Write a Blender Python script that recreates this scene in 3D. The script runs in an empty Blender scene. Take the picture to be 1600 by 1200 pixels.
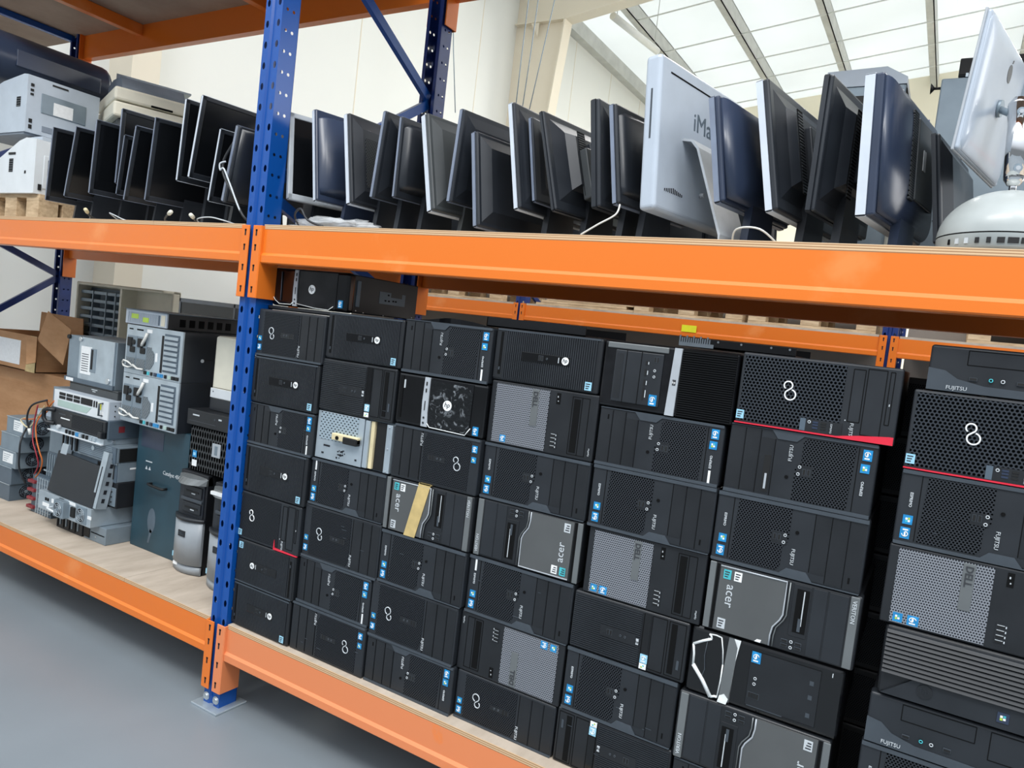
import bpy, bmesh, math, random
from mathutils import Matrix, Vector
random.seed(7)
SC = bpy.context.scene
COL = SC.collection
PI = math.pi

# ------------------------------------------------------------------ materials
def lin(c):
    return tuple(((v/255)/12.92 if v/255 <= .04045 else ((v/255+.055)/1.055)**2.4) for v in c)

def new_mat(name):
    m = bpy.data.materials.new(name); m.use_nodes = True
    nt = m.node_tree
    return m, nt, nt.nodes['Principled BSDF']

def mat(name, rgb, rough=.5, metal=0., vary=.12, scale=14., bump=0., bscale=200., coat=0., spec=.5, rvary=.0):
    """plain surface with procedural wear: noise moves the colour (and roughness) a little"""
    m, nt, b = new_mat(name)
    N, L = nt.nodes, nt.links
    c = lin(rgb)
    tc = N.new('ShaderNodeTexCoord')
    nz = N.new('ShaderNodeTexNoise'); nz.inputs['Scale'].default_value = scale; nz.inputs['Detail'].default_value = 5
    L.new(tc.outputs['Object'], nz.inputs['Vector'])
    cr = N.new('ShaderNodeValToRGB')
    cr.color_ramp.elements[0].position = .3; cr.color_ramp.elements[1].position = .7
    cr.color_ramp.elements[0].color = tuple(max(0, v*(1-vary)) for v in c)+(1,)
    cr.color_ramp.elements[1].color = tuple(min(1, v*(1+vary)) for v in c)+(1,)
    L.new(nz.outputs['Fac'], cr.inputs['Fac']); L.new(cr.outputs['Color'], b.inputs['Base Color'])
    b.inputs['Roughness'].default_value = rough; b.inputs['Metallic'].default_value = metal
    b.inputs['Coat Weight'].default_value = coat; b.inputs['Specular IOR Level'].default_value = spec
    if rvary:
        mr = N.new('ShaderNodeMapRange'); mr.inputs[3].default_value = rough-rvary; mr.inputs[4].default_value = rough+rvary
        L.new(nz.outputs['Fac'], mr.inputs[0]); L.new(mr.outputs[0], b.inputs['Roughness'])
    if bump:
        n2 = N.new('ShaderNodeTexNoise'); n2.inputs['Scale'].default_value = bscale
        L.new(tc.outputs['Object'], n2.inputs['Vector'])
        bp = N.new('ShaderNodeBump'); bp.inputs['Strength'].default_value = bump; bp.inputs['Distance'].default_value = .002
        L.new(n2.outputs['Fac'], bp.inputs['Height']); L.new(bp.outputs['Normal'], b.inputs['Normal'])
    return m

def perf(name, rgb, hole, px, pz, r, rough=.5, metal=0., slot=1.0, ax=('X', 'Z')):
    """perforated sheet: staggered dark holes of radius r on a px by pz metre pitch"""
    m, nt, b = new_mat(name)
    N, L = nt.nodes, nt.links
    tc = N.new('ShaderNodeTexCoord'); sp = N.new('ShaderNodeSeparateXYZ'); L.new(tc.outputs['Object'], sp.inputs[0])
    def mth(op, a, bb=None):
        n = N.new('ShaderNodeMath'); n.operation = op
        for i, v in enumerate((a, bb)):
            if v is None: continue
            if isinstance(v, (int, float)): n.inputs[i].default_value = v
            else: L.new(v, n.inputs[i])
        return n.outputs[0]
    q = mth('DIVIDE', sp.outputs[ax[1]], pz); row = mth('FLOOR', q)
    odd = mth('MULTIPLY', mth('FLOORED_MODULO', row, 2.), .5)
    p = mth('ADD', mth('DIVIDE', sp.outputs[ax[0]], px), odd)
    fx = mth('MULTIPLY', mth('SUBTRACT', mth('FRACT', p), .5), px)
    fz = mth('MULTIPLY', mth('SUBTRACT', mth('FRACT', q), .5), pz*slot)
    d = mth('SQRT', mth('ADD', mth('MULTIPLY', fx, fx), mth('MULTIPLY', fz, fz)))
    h = mth('LESS_THAN', d, r)
    mx = N.new('ShaderNodeMix'); mx.data_type = 'RGBA'
    mx.inputs[6].default_value = lin(rgb)+(1,); mx.inputs[7].default_value = lin(hole)+(1,)
    L.new(h, mx.inputs[0]); L.new(mx.outputs[2], b.inputs['Base Color'])
    L.new(mth('MULTIPLY', mth('SUBTRACT', 1., h), metal), b.inputs['Metallic'])
    L.new(mth('ADD', mth('MULTIPLY', h, .9-rough), rough), b.inputs['Roughness'])
    L.new(mth('MULTIPLY', mth('SUBTRACT', 1., h), .5), b.inputs['Specular IOR Level'])
    return m

def stripes(name, a, bcol, axis, pitch, duty=.5, rough=.5, metal=0.):
    m, nt, b = new_mat(name)
    N, L = nt.nodes, nt.links
    tc = N.new('ShaderNodeTexCoord'); sp = N.new('ShaderNodeSeparateXYZ'); L.new(tc.outputs['Object'], sp.inputs[0])
    n1 = N.new('ShaderNodeMath'); n1.operation = 'DIVIDE'; L.new(sp.outputs[axis], n1.inputs[0]); n1.inputs[1].default_value = pitch
    n2 = N.new('ShaderNodeMath'); n2.operation = 'FRACT'; L.new(n1.outputs[0], n2.inputs[0])
    n3 = N.new('ShaderNodeMath'); n3.operation = 'LESS_THAN'; L.new(n2.outputs[0], n3.inputs[0]); n3.inputs[1].default_value = duty
    mx = N.new('ShaderNodeMix'); mx.data_type = 'RGBA'
    mx.inputs[6].default_value = lin(a)+(1,); mx.inputs[7].default_value = lin(bcol)+(1,)
    L.new(n3.outputs[0], mx.inputs[0]); L.new(mx.outputs[2], b.inputs['Base Color'])
    b.inputs['Roughness'].default_value = rough; b.inputs['Metallic'].default_value = metal
    return m

def wood(name, a, bcol, sc=(3, 30, 30), rough=.75):
    m, nt, b = new_mat(name)
    N, L = nt.nodes, nt.links
    tc = N.new('ShaderNodeTexCoord'); mp = N.new('ShaderNodeMapping'); mp.inputs['Scale'].default_value = sc
    L.new(tc.outputs['Object'], mp.inputs[0])
    nz = N.new('ShaderNodeTexNoise'); nz.inputs['Scale'].default_value = 2.5; nz.inputs['Detail'].default_value = 8; nz.inputs['Roughness'].default_value = .65
    L.new(mp.outputs[0], nz.inputs['Vector'])
    cr = N.new('ShaderNodeValToRGB'); cr.color_ramp.elements[0].position = .35; cr.color_ramp.elements[1].position = .65
    cr.color_ramp.elements[0].color = lin(a)+(1,); cr.color_ramp.elements[1].color = lin(bcol)+(1,)
    L.new(nz.outputs['Fac'], cr.inputs['Fac']); L.new(cr.outputs['Color'], b.inputs['Base Color'])
    b.inputs['Roughness'].default_value = rough
    return m

def worn_paint(name, rgb, worn, amount=.62, rough=.4, scale=9.):
    """enamel with scuffed paler patches"""
    m, nt, b = new_mat(name)
    N, L = nt.nodes, nt.links
    tc = N.new('ShaderNodeTexCoord')
    nz = N.new('ShaderNodeTexNoise'); nz.inputs['Scale'].default_value = scale; nz.inputs['Detail'].default_value = 6; nz.inputs['Roughness'].default_value = .6
    L.new(tc.outputs['Object'], nz.inputs['Vector'])
    cr = N.new('ShaderNodeValToRGB'); cr.color_ramp.elements[0].position = amount; cr.color_ramp.elements[1].position = amount+.12
    cr.color_ramp.elements[0].color = lin(rgb)+(1,); cr.color_ramp.elements[1].color = lin(worn)+(1,)
    L.new(nz.outputs['Fac'], cr.inputs['Fac']); L.new(cr.outputs['Color'], b.inputs['Base Color'])
    b.inputs['Roughness'].default_value = rough
    return m

M = {}
M['blk'] = mat('black_plastic', (24, 27, 31), .42, vary=.22, scale=9, bump=.12, bscale=900, rvary=.12)
M['blk2'] = mat('charcoal_plastic', (31, 35, 40), .45, vary=.18, scale=9, rvary=.1)
M['rim'] = mat('grey_plastic_rim', (62, 69, 76), .36, vary=.12)
M['gloss'] = mat('gloss_black', (12, 13, 15), .14, vary=.2)
M['smudge'] = mat('smudged_gloss_black', (14, 15, 18), .2, vary=.4, scale=18, rvary=.14)
M['case'] = mat('black_steel', (24, 26, 30), .48, vary=.2, rvary=.1)
M['gap'] = mat('black_gap', (7, 8, 9), .85, vary=.1, spec=.2)
M['port'] = mat('port_black', (9, 10, 11), .6, vary=.1)
M['silver'] = mat('silver_plastic', (168, 174, 180), .35, vary=.08, scale=20)
M['srvgrey'] = mat('server_grey', (146, 152, 157), .42, vary=.06)
M['dkslv'] = mat('dark_silver', (112, 116, 117), .36, .35, vary=.1, scale=8)
M['acerp'] = mat('brushed_grey_panel', (96, 98, 98), .3, .4, vary=.1, scale=5)
M['chrome'] = mat('chrome', (225, 225, 225), .06, 1., vary=.02)
M['metal'] = mat('galvanised_metal', (178, 190, 198), .38, .55, vary=.12, scale=12)
M['metal2'] = mat('grey_metal', (128, 142, 152), .45, .35, vary=.12, scale=10)
M['steel'] = mat('slate_steel', (88, 102, 114), .45, .25, vary=.12, scale=10)
M['white'] = mat('white_plastic', (214, 219, 222), .4, vary=.04)
M['logo'] = mat('logo_white', (238, 240, 240), .4, vary=.02)
M['letter'] = mat('letter_grey', (190, 196, 200), .45, vary=.03)
M['dklet'] = mat('letter_dark', (52, 54, 58), .5, vary=.05)
M['blue'] = mat('sticker_blue', (32, 132, 190), .35, vary=.2, scale=60)
M['ltblue'] = mat('sticker_pale_blue', (150, 200, 222), .35, vary=.12, scale=60)
M['cyan'] = mat('sticker_teal', (70, 180, 190), .35, vary=.2, scale=60)
M['lime'] = mat('sticker_green', (170, 200, 70), .4, vary=.1)
M['paper'] = mat('paper_label', (232, 234, 234), .6, vary=.05, scale=60)
M['darkred'] = mat('dull_red_plastic', (128, 44, 50), .5)
M['red'] = mat('red_trim', (214, 40, 62), .4, vary=.06)
M['orange'] = worn_paint('orange_enamel', (224, 116, 36), (230, 134, 66), .60, .28, 3.)
M['oranged'] = worn_paint('scuffed_orange_enamel', (222, 132, 84), (236, 122, 34), .64, .4, 6.)
M['rackblue'] = worn_paint('blue_enamel', (8, 74, 152), (84, 142, 208), .76, .26, 14.)
M['navy'] = mat('dark_blue_enamel', (20, 48, 112), .35, vary=.15)
M['hole'] = mat('dark_opening', (14, 18, 28), .8, vary=.1)
M['bolt'] = mat('zinc_bolt', (190, 196, 200), .35, .8, vary=.1)
M['ply'] = wood('plywood_sheet', (168, 154, 138), (190, 176, 160), (4, 1.2, 6))
M['plyedge'] = stripes('plywood_edge', (208, 176, 138), (150, 112, 78), 'Z', .0062, .35, .8)
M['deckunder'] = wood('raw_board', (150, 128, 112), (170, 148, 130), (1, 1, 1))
M['pallet'] = wood('pallet_wood', (172, 146, 114), (208, 184, 150), (4, 20, 20))
M['card'] = wood('cardboard', (168, 124, 84), (186, 142, 102), (1.5, 1.5, 5), .85)
M['tape'] = mat('parcel_tape', (196, 172, 116), .35, vary=.15, scale=30)
M['cream'] = mat('cream_plastic', (226, 222, 204), .5, vary=.05)
M['beige'] = mat('beige_plastic', (214, 208, 188), .5, vary=.05)
M['greyp'] = mat('grey_plastic', (120, 130, 142), .5, vary=.08)
M['prn'] = mat('printer_grey', (176, 186, 196), .45, vary=.05)
M['teal'] = mat('deep_teal_enamel', (34, 62, 74), .45, vary=.35, scale=4, rvary=.12)
M['imac'] = mat('pearl_plastic', (176, 186, 198), .3, vary=.04, coat=.2)
M['imacg'] = mat('dusty_white_plastic', (164, 170, 169), .36, vary=.08, coat=.1)
M['mshell'] = mat('monitor_black', (34, 38, 44), .34, vary=.2, scale=6, rvary=.1)
M['mshellg'] = mat('monitor_dark_grey', (58, 62, 64), .42, vary=.15, scale=6)
M['mnavy'] = mat('monitor_blue_black', (44, 54, 74), .3, vary=.15, scale=5)
M['medge'] = mat('lit_edge_grey', (118, 128, 146), .3, vary=.1)
M['medgel'] = mat('lit_edge_silver', (196, 204, 214), .3, vary=.06)
M['screen'] = mat('dark_screen', (14, 16, 19), .18, vary=.2, scale=3)
M['mesh'] = perf('fine_black_mesh', (34, 38, 44), (6, 7, 8), .0074, .0052, .0022)
M['mesh8'] = perf('round_hole_mesh', (32, 36, 42), (7, 8, 9), .0062, .0054, .0021)
M['hexm'] = perf('hexagon_mesh', (42, 47, 54), (5, 6, 7), .0092, .0079, .0032, rough=.42)
M['dellm'] = perf('silver_mesh', (138, 142, 149), (40, 42, 47), .0056, .0060, .0019, rough=.36, metal=.25)
M['slotm'] = perf('slotted_steel', (172, 188, 198), (16, 18, 20), .017, .0085, .0034, rough=.4, metal=.5, slot=1.6)
M['gridm'] = perf('tall_slot_grille', (46, 48, 50), (6, 6, 7), .017, .031, .0062, rough=.5, slot=.45)
M['ventm'] = perf('monitor_vent', (50, 54, 58), (6, 7, 8), .007, .006, .0022, ax=('Y', 'Z'))
M['fanm'] = perf('fan_guard', (150, 160, 166), (26, 30, 34), .0075, .0065, .0026, rough=.5, metal=.4)
M['louv'] = mat('louvre_grey', (28, 32, 37), .5, vary=.1)
M['film'] = mat('torn_film_edge', (222, 226, 226), .35, vary=.15, scale=40)
M['wallm'] = mat('cream_wall_panel', (230, 231, 226), .75, vary=.02, scale=.4)
M['farwall'] = mat('warm_wall_panel', (247, 238, 214), .75, vary=.03, scale=.4)
M['framem'] = mat('cream_steel_frame', (226, 217, 198), .6, vary=.03, scale=1.)
M['zinc'] = mat('zinc_purlin', (190, 191, 186), .5, .0, vary=.1, scale=5)
M['floorm'] = mat('grey_epoxy', (122, 130, 136), .34, vary=.08, scale=1.1, rvary=.08)
M['wire_o'] = mat('orange_wire', (196, 104, 40), .5)
M['wire_y'] = mat('cream_wire', (214, 200, 160), .5)
M['wire_k'] = mat('black_wire', (30, 32, 36), .45)
M['wire_r'] = mat('dark_red_wire', (140, 30, 44), .5)
M['wire_w'] = mat('white_wire', (220, 220, 214), .45)
M['yellow'] = mat('yellow_tag', (226, 226, 40), .5)
M['greenw'] = mat('pale_green_panel', (168, 190, 182), .5, vary=.06)
M['mint'] = mat('mint_plastic', (128, 200, 190), .4, vary=.06)
M['dim'] = mat('brown_grey_sheet', (150, 142, 134), .8, vary=.08, scale=2)
M['silverlamp'] = mat('lamp_housing', (228, 230, 226), .4, vary=.03)

def sheet_roof():
    m, nt, b = new_mat('white_roof_sheet')
    N, L = nt.nodes, nt.links
    tc = N.new('ShaderNodeTexCoord'); nz = N.new('ShaderNodeTexNoise'); nz.inputs['Scale'].default_value = .7
    L.new(tc.outputs['Object'], nz.inputs['Vector'])
    cr = N.new('ShaderNodeValToRGB'); cr.color_ramp.elements[0].color = (.8, .8, .76, 1); cr.color_ramp.elements[1].color = (.92, .92, .89, 1)
    L.new(nz.outputs['Fac'], cr.inputs['Fac']); L.new(cr.outputs['Color'], b.inputs['Base Color'])
    b.inputs['Roughness'].default_value = .8
    tr = N.new('ShaderNodeBsdfTranslucent'); L.new(cr.outputs['Color'], tr.inputs['Color'])
    mx = N.new('ShaderNodeMixShader'); mx.inputs[0].default_value = .8
    L.new(b.outputs[0], mx.inputs[1]); L.new(tr.outputs[0], mx.inputs[2])
    L.new(mx.outputs[0], N['Material Output'].inputs['Surface'])
    return m
M['roof'] = sheet_roof()
def crinkle():
    # creased clear film over black: its pale reflections painted in where a stretched noise peaks
    m, nt, b = new_mat('film_painted_glints')
    N, L = nt.nodes, nt.links
    tc = N.new('ShaderNodeTexCoord'); nz = N.new('ShaderNodeTexNoise'); nz.inputs['Scale'].default_value = 34; nz.inputs['Detail'].default_value = 3; nz.inputs['Distortion'].default_value = 1.6
    L.new(tc.outputs['Object'], nz.inputs['Vector'])
    cr = N.new('ShaderNodeValToRGB'); e = cr.color_ramp.elements
    e[0].position = .56; e[0].color = (.006, .007, .008, 1); e[1].position = .72; e[1].color = (.22, .24, .26, 1)
    L.new(nz.outputs['Fac'], cr.inputs['Fac']); L.new(cr.outputs['Color'], b.inputs['Base Color']); b.inputs['Roughness'].default_value = .16
    bp = N.new('ShaderNodeBump'); bp.inputs['Strength'].default_value = .5; bp.inputs['Distance'].default_value = .004
    L.new(nz.outputs['Fac'], bp.inputs['Height']); L.new(bp.outputs['Normal'], b.inputs['Normal'])
    return m
M['crinkle'] = crinkle()

def film_mat():
    m, nt, b = new_mat('clear_plastic_film')
    b.inputs['Base Color'].default_value = (.75, .78, .8, 1); b.inputs['Roughness'].default_value = .15
    b.inputs['Alpha'].default_value = .35
    return m
M['bag'] = film_mat()

# ------------------------------------------------------------------ mesh builder
class MB:
    def __init__(self):
        self.bm = bmesh.new(); self.mats = []
    def mi(self, m):
        m = M[m] if isinstance(m, str) else m
        if m not in self.mats: self.mats.append(m)
        return self.mats.index(m)
    def _faces(self, fs, m, smooth=False):
        i = self.mi(m)
        for f in fs:
            f.material_index = i; f.smooth = smooth
        return self
    def box(self, x0, x1, y0, y1, z0, z1, m, bev=0., seg=2, tf=None):
        if x1 < x0: x0, x1 = x1, x0
        if y1 < y0: y0, y1 = y1, y0
        if z1 < z0: z0, z1 = z1, z0
        b = self.bm
        vs = [b.verts.new((x, y, z)) for x in (x0, x1) for y in (y0, y1) for z in (z0, z1)]
        q = [(0, 1, 3, 2), (4, 6, 7, 5), (0, 4, 5, 1), (2, 3, 7, 6), (0, 2, 6, 4), (1, 5, 7, 3)]
        fs = [b.faces.new([vs[i] for i in k]) for k in q]
        self._faces(fs, m)
        if tf is not None:
            for v in vs: v.co = tf @ v.co
        if bev > 0:
            es = list({e for f in fs for e in f.edges})
            bmesh.ops.bevel(b, geom=es, offset=bev, segments=seg, profile=.5, affect='EDGES', clamp_overlap=True, material=self.mi(m))
        return self
    def prism(self, pts, axis, a, c, m):
        """polygon extruded along an axis: pts are (x,z) for 'y', (y,z) for 'x', (x,y) for 'z'"""
        b = self.bm
        def co(p, d):
            return {'y': (p[0], d, p[1]), 'x': (d, p[0], p[1]), 'z': (p[0], p[1], d)}[axis]
        v0 = [b.verts.new(co(p, a)) for p in pts]; v1 = [b.verts.new(co(p, c)) for p in pts]
        n = len(pts); fs = [b.faces.new(v0), b.faces.new(v1[::-1])]
        for i in range(n):
            fs.append(b.faces.new([v0[i], v1[i], v1[(i+1) % n], v0[(i+1) % n]]))
        bmesh.ops.recalc_face_normals(b, faces=fs)
        return self._faces(fs, m)
    def cyl(self, p0, p1, r, m, seg=12, r2=None, smooth=True, cap=True):
        p0, p1 = Vector(p0), Vector(p1); r2 = r if r2 is None else r2
        d = (p1-p0).normalized(); a = d.orthogonal().normalized(); c = d.cross(a)
        b = self.bm
        A = [b.verts.new(p0+r*(math.cos(t)*a+math.sin(t)*c)) for t in (2*PI*i/seg for i in range(seg))]
        B = [b.verts.new(p1+r2*(math.cos(t)*a+math.sin(t)*c)) for t in (2*PI*i/seg for i in range(seg))]
        fs = [b.faces.new([A[i], A[(i+1) % seg], B[(i+1) % seg], B[i]]) for i in range(seg)]
        self._faces(fs, m, smooth)
        if cap: self._faces([b.faces.new(A[::-1]), b.faces.new(B)], m)
        return self
    def tube(self, pts, r, m, seg=6, closed=False):
        b = self.bm; pts = [Vector(p) for p in pts]; n = len(pts); rings = []
        ref = None
        for i, p in enumerate(pts):
            if closed: d = pts[(i+1) % n]-pts[i-1]
            else: d = pts[min(i+1, n-1)]-pts[max(i-1, 0)]
            d = d.normalized() if d.length > 1e-9 else Vector((0, 0, 1))
            if ref is None: ref = d.orthogonal().normalized()
            a = (ref-d*ref.dot(d))
            a = a.normalized() if a.length > 1e-6 else d.orthogonal().normalized()
            ref = a; c = d.cross(a)
            rings.append([b.verts.new(p+r*(math.cos(2*PI*k/seg)*a+math.sin(2*PI*k/seg)*c)) for k in range(seg)])
        fs = []
        for i in range(n if closed else n-1):
            A, B = rings[i], rings[(i+1) % n]
            for k in range(seg): fs.append(b.faces.new([A[k], A[(k+1) % seg], B[(k+1) % seg], B[k]]))
        if not closed: fs += [b.faces.new(rings[0][::-1]), b.faces.new(rings[-1])]
        return self._faces(fs, m, True)
    def lathe(self, prof, c, m, seg=32):
        """profile of (r,z) turned about the vertical through c"""
        b = self.bm; rings = []
        for r, z in prof:
            rings.append([b.verts.new((c[0]+r*math.cos(2*PI*k/seg), c[1]+r*math.sin(2*PI*k/seg), c[2]+z)) for k in range(seg)] if r > 1e-6 else [b.verts.new((c[0], c[1], c[2]+z))])
        fs = []
        for A, B in zip(rings, rings[1:]):
            for k in range(seg):
                k2 = (k+1) % seg
                if len(A) == 1 and len(B) > 1: fs.append(b.faces.new([A[0], B[k], B[k2]]))
                elif len(B) == 1 and len(A) > 1: fs.append(b.faces.new([A[k], B[0], A[k2]]))
                elif len(A) > 1: fs.append(b.faces.new([A[k], B[k], B[k2], A[k2]]))
        bmesh.ops.recalc_face_normals(b, faces=fs)
        return self._faces(fs, m, True)
    def loft(self, rings, m, smooth=False, cap0=True, cap1=True):
        b = self.bm; R = [[b.verts.new(p) for p in r] for r in rings]; fs = []
        n = len(R[0])
        for A, B in zip(R, R[1:]):
            for k in range(n): fs.append(b.faces.new([A[k], A[(k+1) % n], B[(k+1) % n], B[k]]))
        caps = []
        if cap0: caps.append(b.faces.new(R[0][::-1]))
        if cap1: caps.append(b.faces.new(R[-1]))
        bmesh.ops.recalc_face_normals(b, faces=fs+caps)
        self._faces(fs, m, smooth); return self._faces(caps, m)
    def text(self, s, size, x, y, z, m, ang=0., depth=.0006, plane='xz', bold=False):
        """lettering facing -Y (plane xz) or +X (plane yz); centred on the point, turned by ang degrees"""
        cu = bpy.data.curves.new('lettering', 'FONT'); cu.body = s; cu.size = size; cu.extrude = depth; cu.resolution_u = 2
        cu.align_x = 'CENTER'; cu.align_y = 'CENTER'
        if bold: cu.offset = size*.018
        ob = bpy.data.objects.new('lettering', cu); COL.objects.link(ob)
        me = bpy.data.meshes.new_from_object(ob.evaluated_get(bpy.context.evaluated_depsgraph_get()))
        n0 = len(self.bm.faces); t = bmesh.new(); t.from_mesh(me)
        R = Matrix.Rotation(math.radians(ang), 4, 'Z')
        if plane == 'xz': T = Matrix.Rotation(PI/2, 4, 'X')
        else: T = Matrix.Rotation(PI/2, 4, 'Z') @ Matrix.Rotation(PI/2, 4, 'X')
        t.transform(Matrix.Translation((x, y, z)) @ T @ R)
        i = self.mi(m)
        mp = {v: self.bm.verts.new(v.co) for v in t.verts}
        for f in t.faces:
            try:
                g = self.bm.faces.new([mp[v] for v in f.verts]); g.material_index = i
            except ValueError: pass
        t.free(); bpy.data.objects.remove(ob); bpy.data.curves.remove(cu); bpy.data.meshes.remove(me)
        return self
    def build(self, name, parent=None, mtx=None, label=None):
        if not self.bm.faces: self.bm.free(); return None
        if mtx is not None: self.bm.transform(mtx)
        bmesh.ops.recalc_face_normals(self.bm, faces=[f for f in self.bm.faces]) if mtx is not None and mtx.determinant() < 0 else None
        me = bpy.data.meshes.new(name); self.bm.to_mesh(me); self.bm.free()
        for m in self.mats: me.materials.append(m)
        o = bpy.data.objects.new(name, me); COL.objects.link(o)
        if parent is not None: o.parent = parent
        if label: o['label'] = label
        return o

def thing(name, label, cat, loc, rz=0., group=None):
    o = bpy.data.objects.new(name, None); COL.objects.link(o)
    o.empty_display_size = .05
    o.location = loc; o.rotation_euler = (0, 0, rz)
    o['label'] = label; o['category'] = cat
    if group: o['group'] = group
    return o
def tag(o, label, cat, group=None):
    o['label'] = label; o['category'] = cat
    if group: o['group'] = group
    return o
def struct(o):
    o['kind'] = 'structure'; return o

# ------------------------------------------------------------------ the camera (a phone held about 1.56 m up, tilted)
CAM = Vector((2.2752, -1.8657, 1.5643))
yaw, pit, rol = (math.radians(a) for a in (30.4226, -3.7583, 6.5928))
fw = Vector((-math.sin(yaw)*math.cos(pit), math.cos(yaw)*math.cos(pit), math.sin(pit)))
r0 = Vector((math.cos(yaw), math.sin(yaw), 0)); u0 = r0.cross(fw)
rr = math.cos(rol)*r0+math.sin(rol)*u0; uu = -math.sin(rol)*r0+math.cos(rol)*u0
cd = bpy.data.cameras.new('camera'); cam = bpy.data.objects.new('camera', cd); COL.objects.link(cam)
mw = Matrix((rr, uu, -fw)).transposed().to_4x4(); mw.translation = CAM
cam.matrix_world = mw
cd.sensor_fit = 'HORIZONTAL'; cd.sensor_width = 36; cd.lens = 36*1150/1600; cd.clip_start = .02; cd.clip_end = 200
SC.camera = cam
# ------------------------------------------------------------------ the setting
XW, YF = -3.9, 14.6
def eave(x): return 6.9+.12*(x-XW)
b = MB(); b.box(XW-.2, 12, -9, YF, -.1, 0, 'floorm'); struct(b.build('floor'))
b = MB(); b.box(XW-.15, XW, -3., YF, 0, 6.95, 'wallm')
for y in (-1.5, -.4, .7, 3.2, 4.4, 5.6, 6.7, 9.5, 11, 12.5): b.box(XW, XW+.004, y, y+.012, 0, 6.9, 'framem')
struct(b.build('wall_left'))
b = MB(); b.prism([(XW, 0), (12, 0), (12, eave(12)), (XW, eave(XW))], 'y', YF, YF+.15, 'farwall')
b.box(XW, 12, YF-.02, YF, 4.6, 4.68, 'framem'); b.box(XW, 12, YF-.02, YF, 6.0, 6.06, 'framem')
struct(b.build('wall_back'))
b = MB(); b.prism([(XW, eave(XW)), (12, eave(12)), (12, eave(12)+.06), (XW, eave(XW)+.06)], 'y', 1.2, YF, 'roof')
struct(b.build('ceiling'))
for i, x in enumerate((-2.75, -1.42, -.1, 1.33, 2.7, 4.05)):
    z = eave(x); b = MB()
    b.box(x-.008, x+.008, 1.3, YF, z-.25, z-.005, 'zinc'); b.box(x-.11, x+.008, 1.3, YF, z-.018, z-.003, 'zinc'); b.box(x-.11, x+.008, 1.3, YF, z-.25, z-.238, 'zinc')
    b.box(x-.11, x-.098, 1.3, YF, z-.238, z-.2, 'zinc')
    struct(b.build('trim_%d' % (i+1)))
b = MB(); b.box(XW, XW+.16, 1.3, YF, 6.66, 6.9, 'zinc'); struct(b.build('trim_7'))
# portal frames: columns and the haunched rafter
for i, (yc, xt, xb) in enumerate(((1.62, -3.55, -3.62), (7.6, -3.05, -3.25))):
    b = MB()
    pts = [(XW, 0), (xb-.3, 0), (xt, 6.12), (xt, 6.12), (8, eave(8)-.5), (8, eave(8)-.24), (XW, eave(XW)-.24)] if i else [(XW, 0), (xb, 0), (xt, 6.6), (XW, 6.6)]
    if i: del pts[3]
    b.prism(pts, 'y', yc-.012 if i else yc, yc+.012 if i else yc+.24, 'framem')
    if i:   # flanges and stiffeners
        def fl(p, q, w=.11, t=.012):
            d = Vector((q[0]-p[0], 0, q[1]-p[1])).normalized(); n = Vector((-d.z, 0, d.x))*t
            b.loft([[(v[0]+s.x, yc+o, v[1]+s.z) for s, o in ((n, -w), (n, w), (-n, w), (-n, -w))] for v in (p, q)], 'framem')
        fl(pts[1], pts[2]); fl(pts[2], pts[3]); fl((XW+.02, 6.12), (xt, 6.12), .1, .008)
        b.prism([(xt-.55, 6.1), (xt-.42, 6.1), (xt-.42, 5.9)], 'y', yc-.1, yc-.09, 'framem')
    struct(b.build('trim_%d' % (8+i)))
# bracing rods under the roof run
rods = [(9.3, 0), (10.6, .02), (11.7, .0), (12.6, .03), (13.6, 0)]
for k, (y, dz) in enumerate(rods):
    b = MB(); x0 = -2.75; x1 = 6
    b.tube([(x0, y, eave(x0)-.24), (x1, y-.2, eave(x1)-.24)], .012, 'silverlamp'); struct(b.build('trim_%d' % (10+k)))
# hanging strip lights and chain falls under the roof
def strip_light(p, q, label):
    t = thing('strip_light', label, 'ceiling light', p, 0, 'strip lights under the roof')
    d = Vector(q)-Vector(p); b = MB(); b.cyl((0, 0, 0), d, .055, 'silverlamp', 10); b.build('lamp_body', t)
    for f in (.08, .92):
        s = d*f; b = MB(); b.tube([s, s+Vector((0, 0, eave(p[0]+s.x)-.02-p[2]-s.z))], .006, 'zinc', 5); b.build('hanger', t)
strip_light((-2.55, 8.0, 6.3), (-2.36, 9.35, 6.3), 'long white strip light hanging near the left wall column')
strip_light((-.1, 8.0, 6.75), (-.04, 8.7, 6.75), 'short white strip light at the top edge, mid ceiling')
strip_light((1.72, 8.6, 6.55), (1.8, 9.4, 6.55), 'white strip light above the white flat display at right')
def cord(pts, lab, r=.006, m='metal2', name='hanging_cable', grp='cables hanging by the wall column', cat='cable'):
    b = MB(); b.tube(pts, r, m, 5); return tag(b.build(name), lab, cat, grp)
cord([(-2.91, 5, 4.0), (-3.03, 5, 4.7), (-3.112, 5, 5.28), (-3.2, 5, 6.6)], 'grey pull cord hanging beside the back post, left of the column')
cord([(-2.11, 5, 3.9), (-2.108, 5, 4.5), (-2.1, 5, 5.15), (-2.09, 5, 6.8)], 'thin straight cord hanging left of a slanting pair')
cord([(-2.093, 5.1, 3.9), (-2.06, 5.1, 4.6), (-2.043, 5.1, 5.14), (-2.0, 5.1, 6.8)], 'middle cord of the three hanging over the monitors')
cord([(-2.077, 5.2, 3.9), (-1.98, 5.2, 4.6), (-1.907, 5.2, 5.12), (-1.7, 5.2, 6.9)], 'rightmost slanting cord of the three hanging over the monitors')

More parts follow.
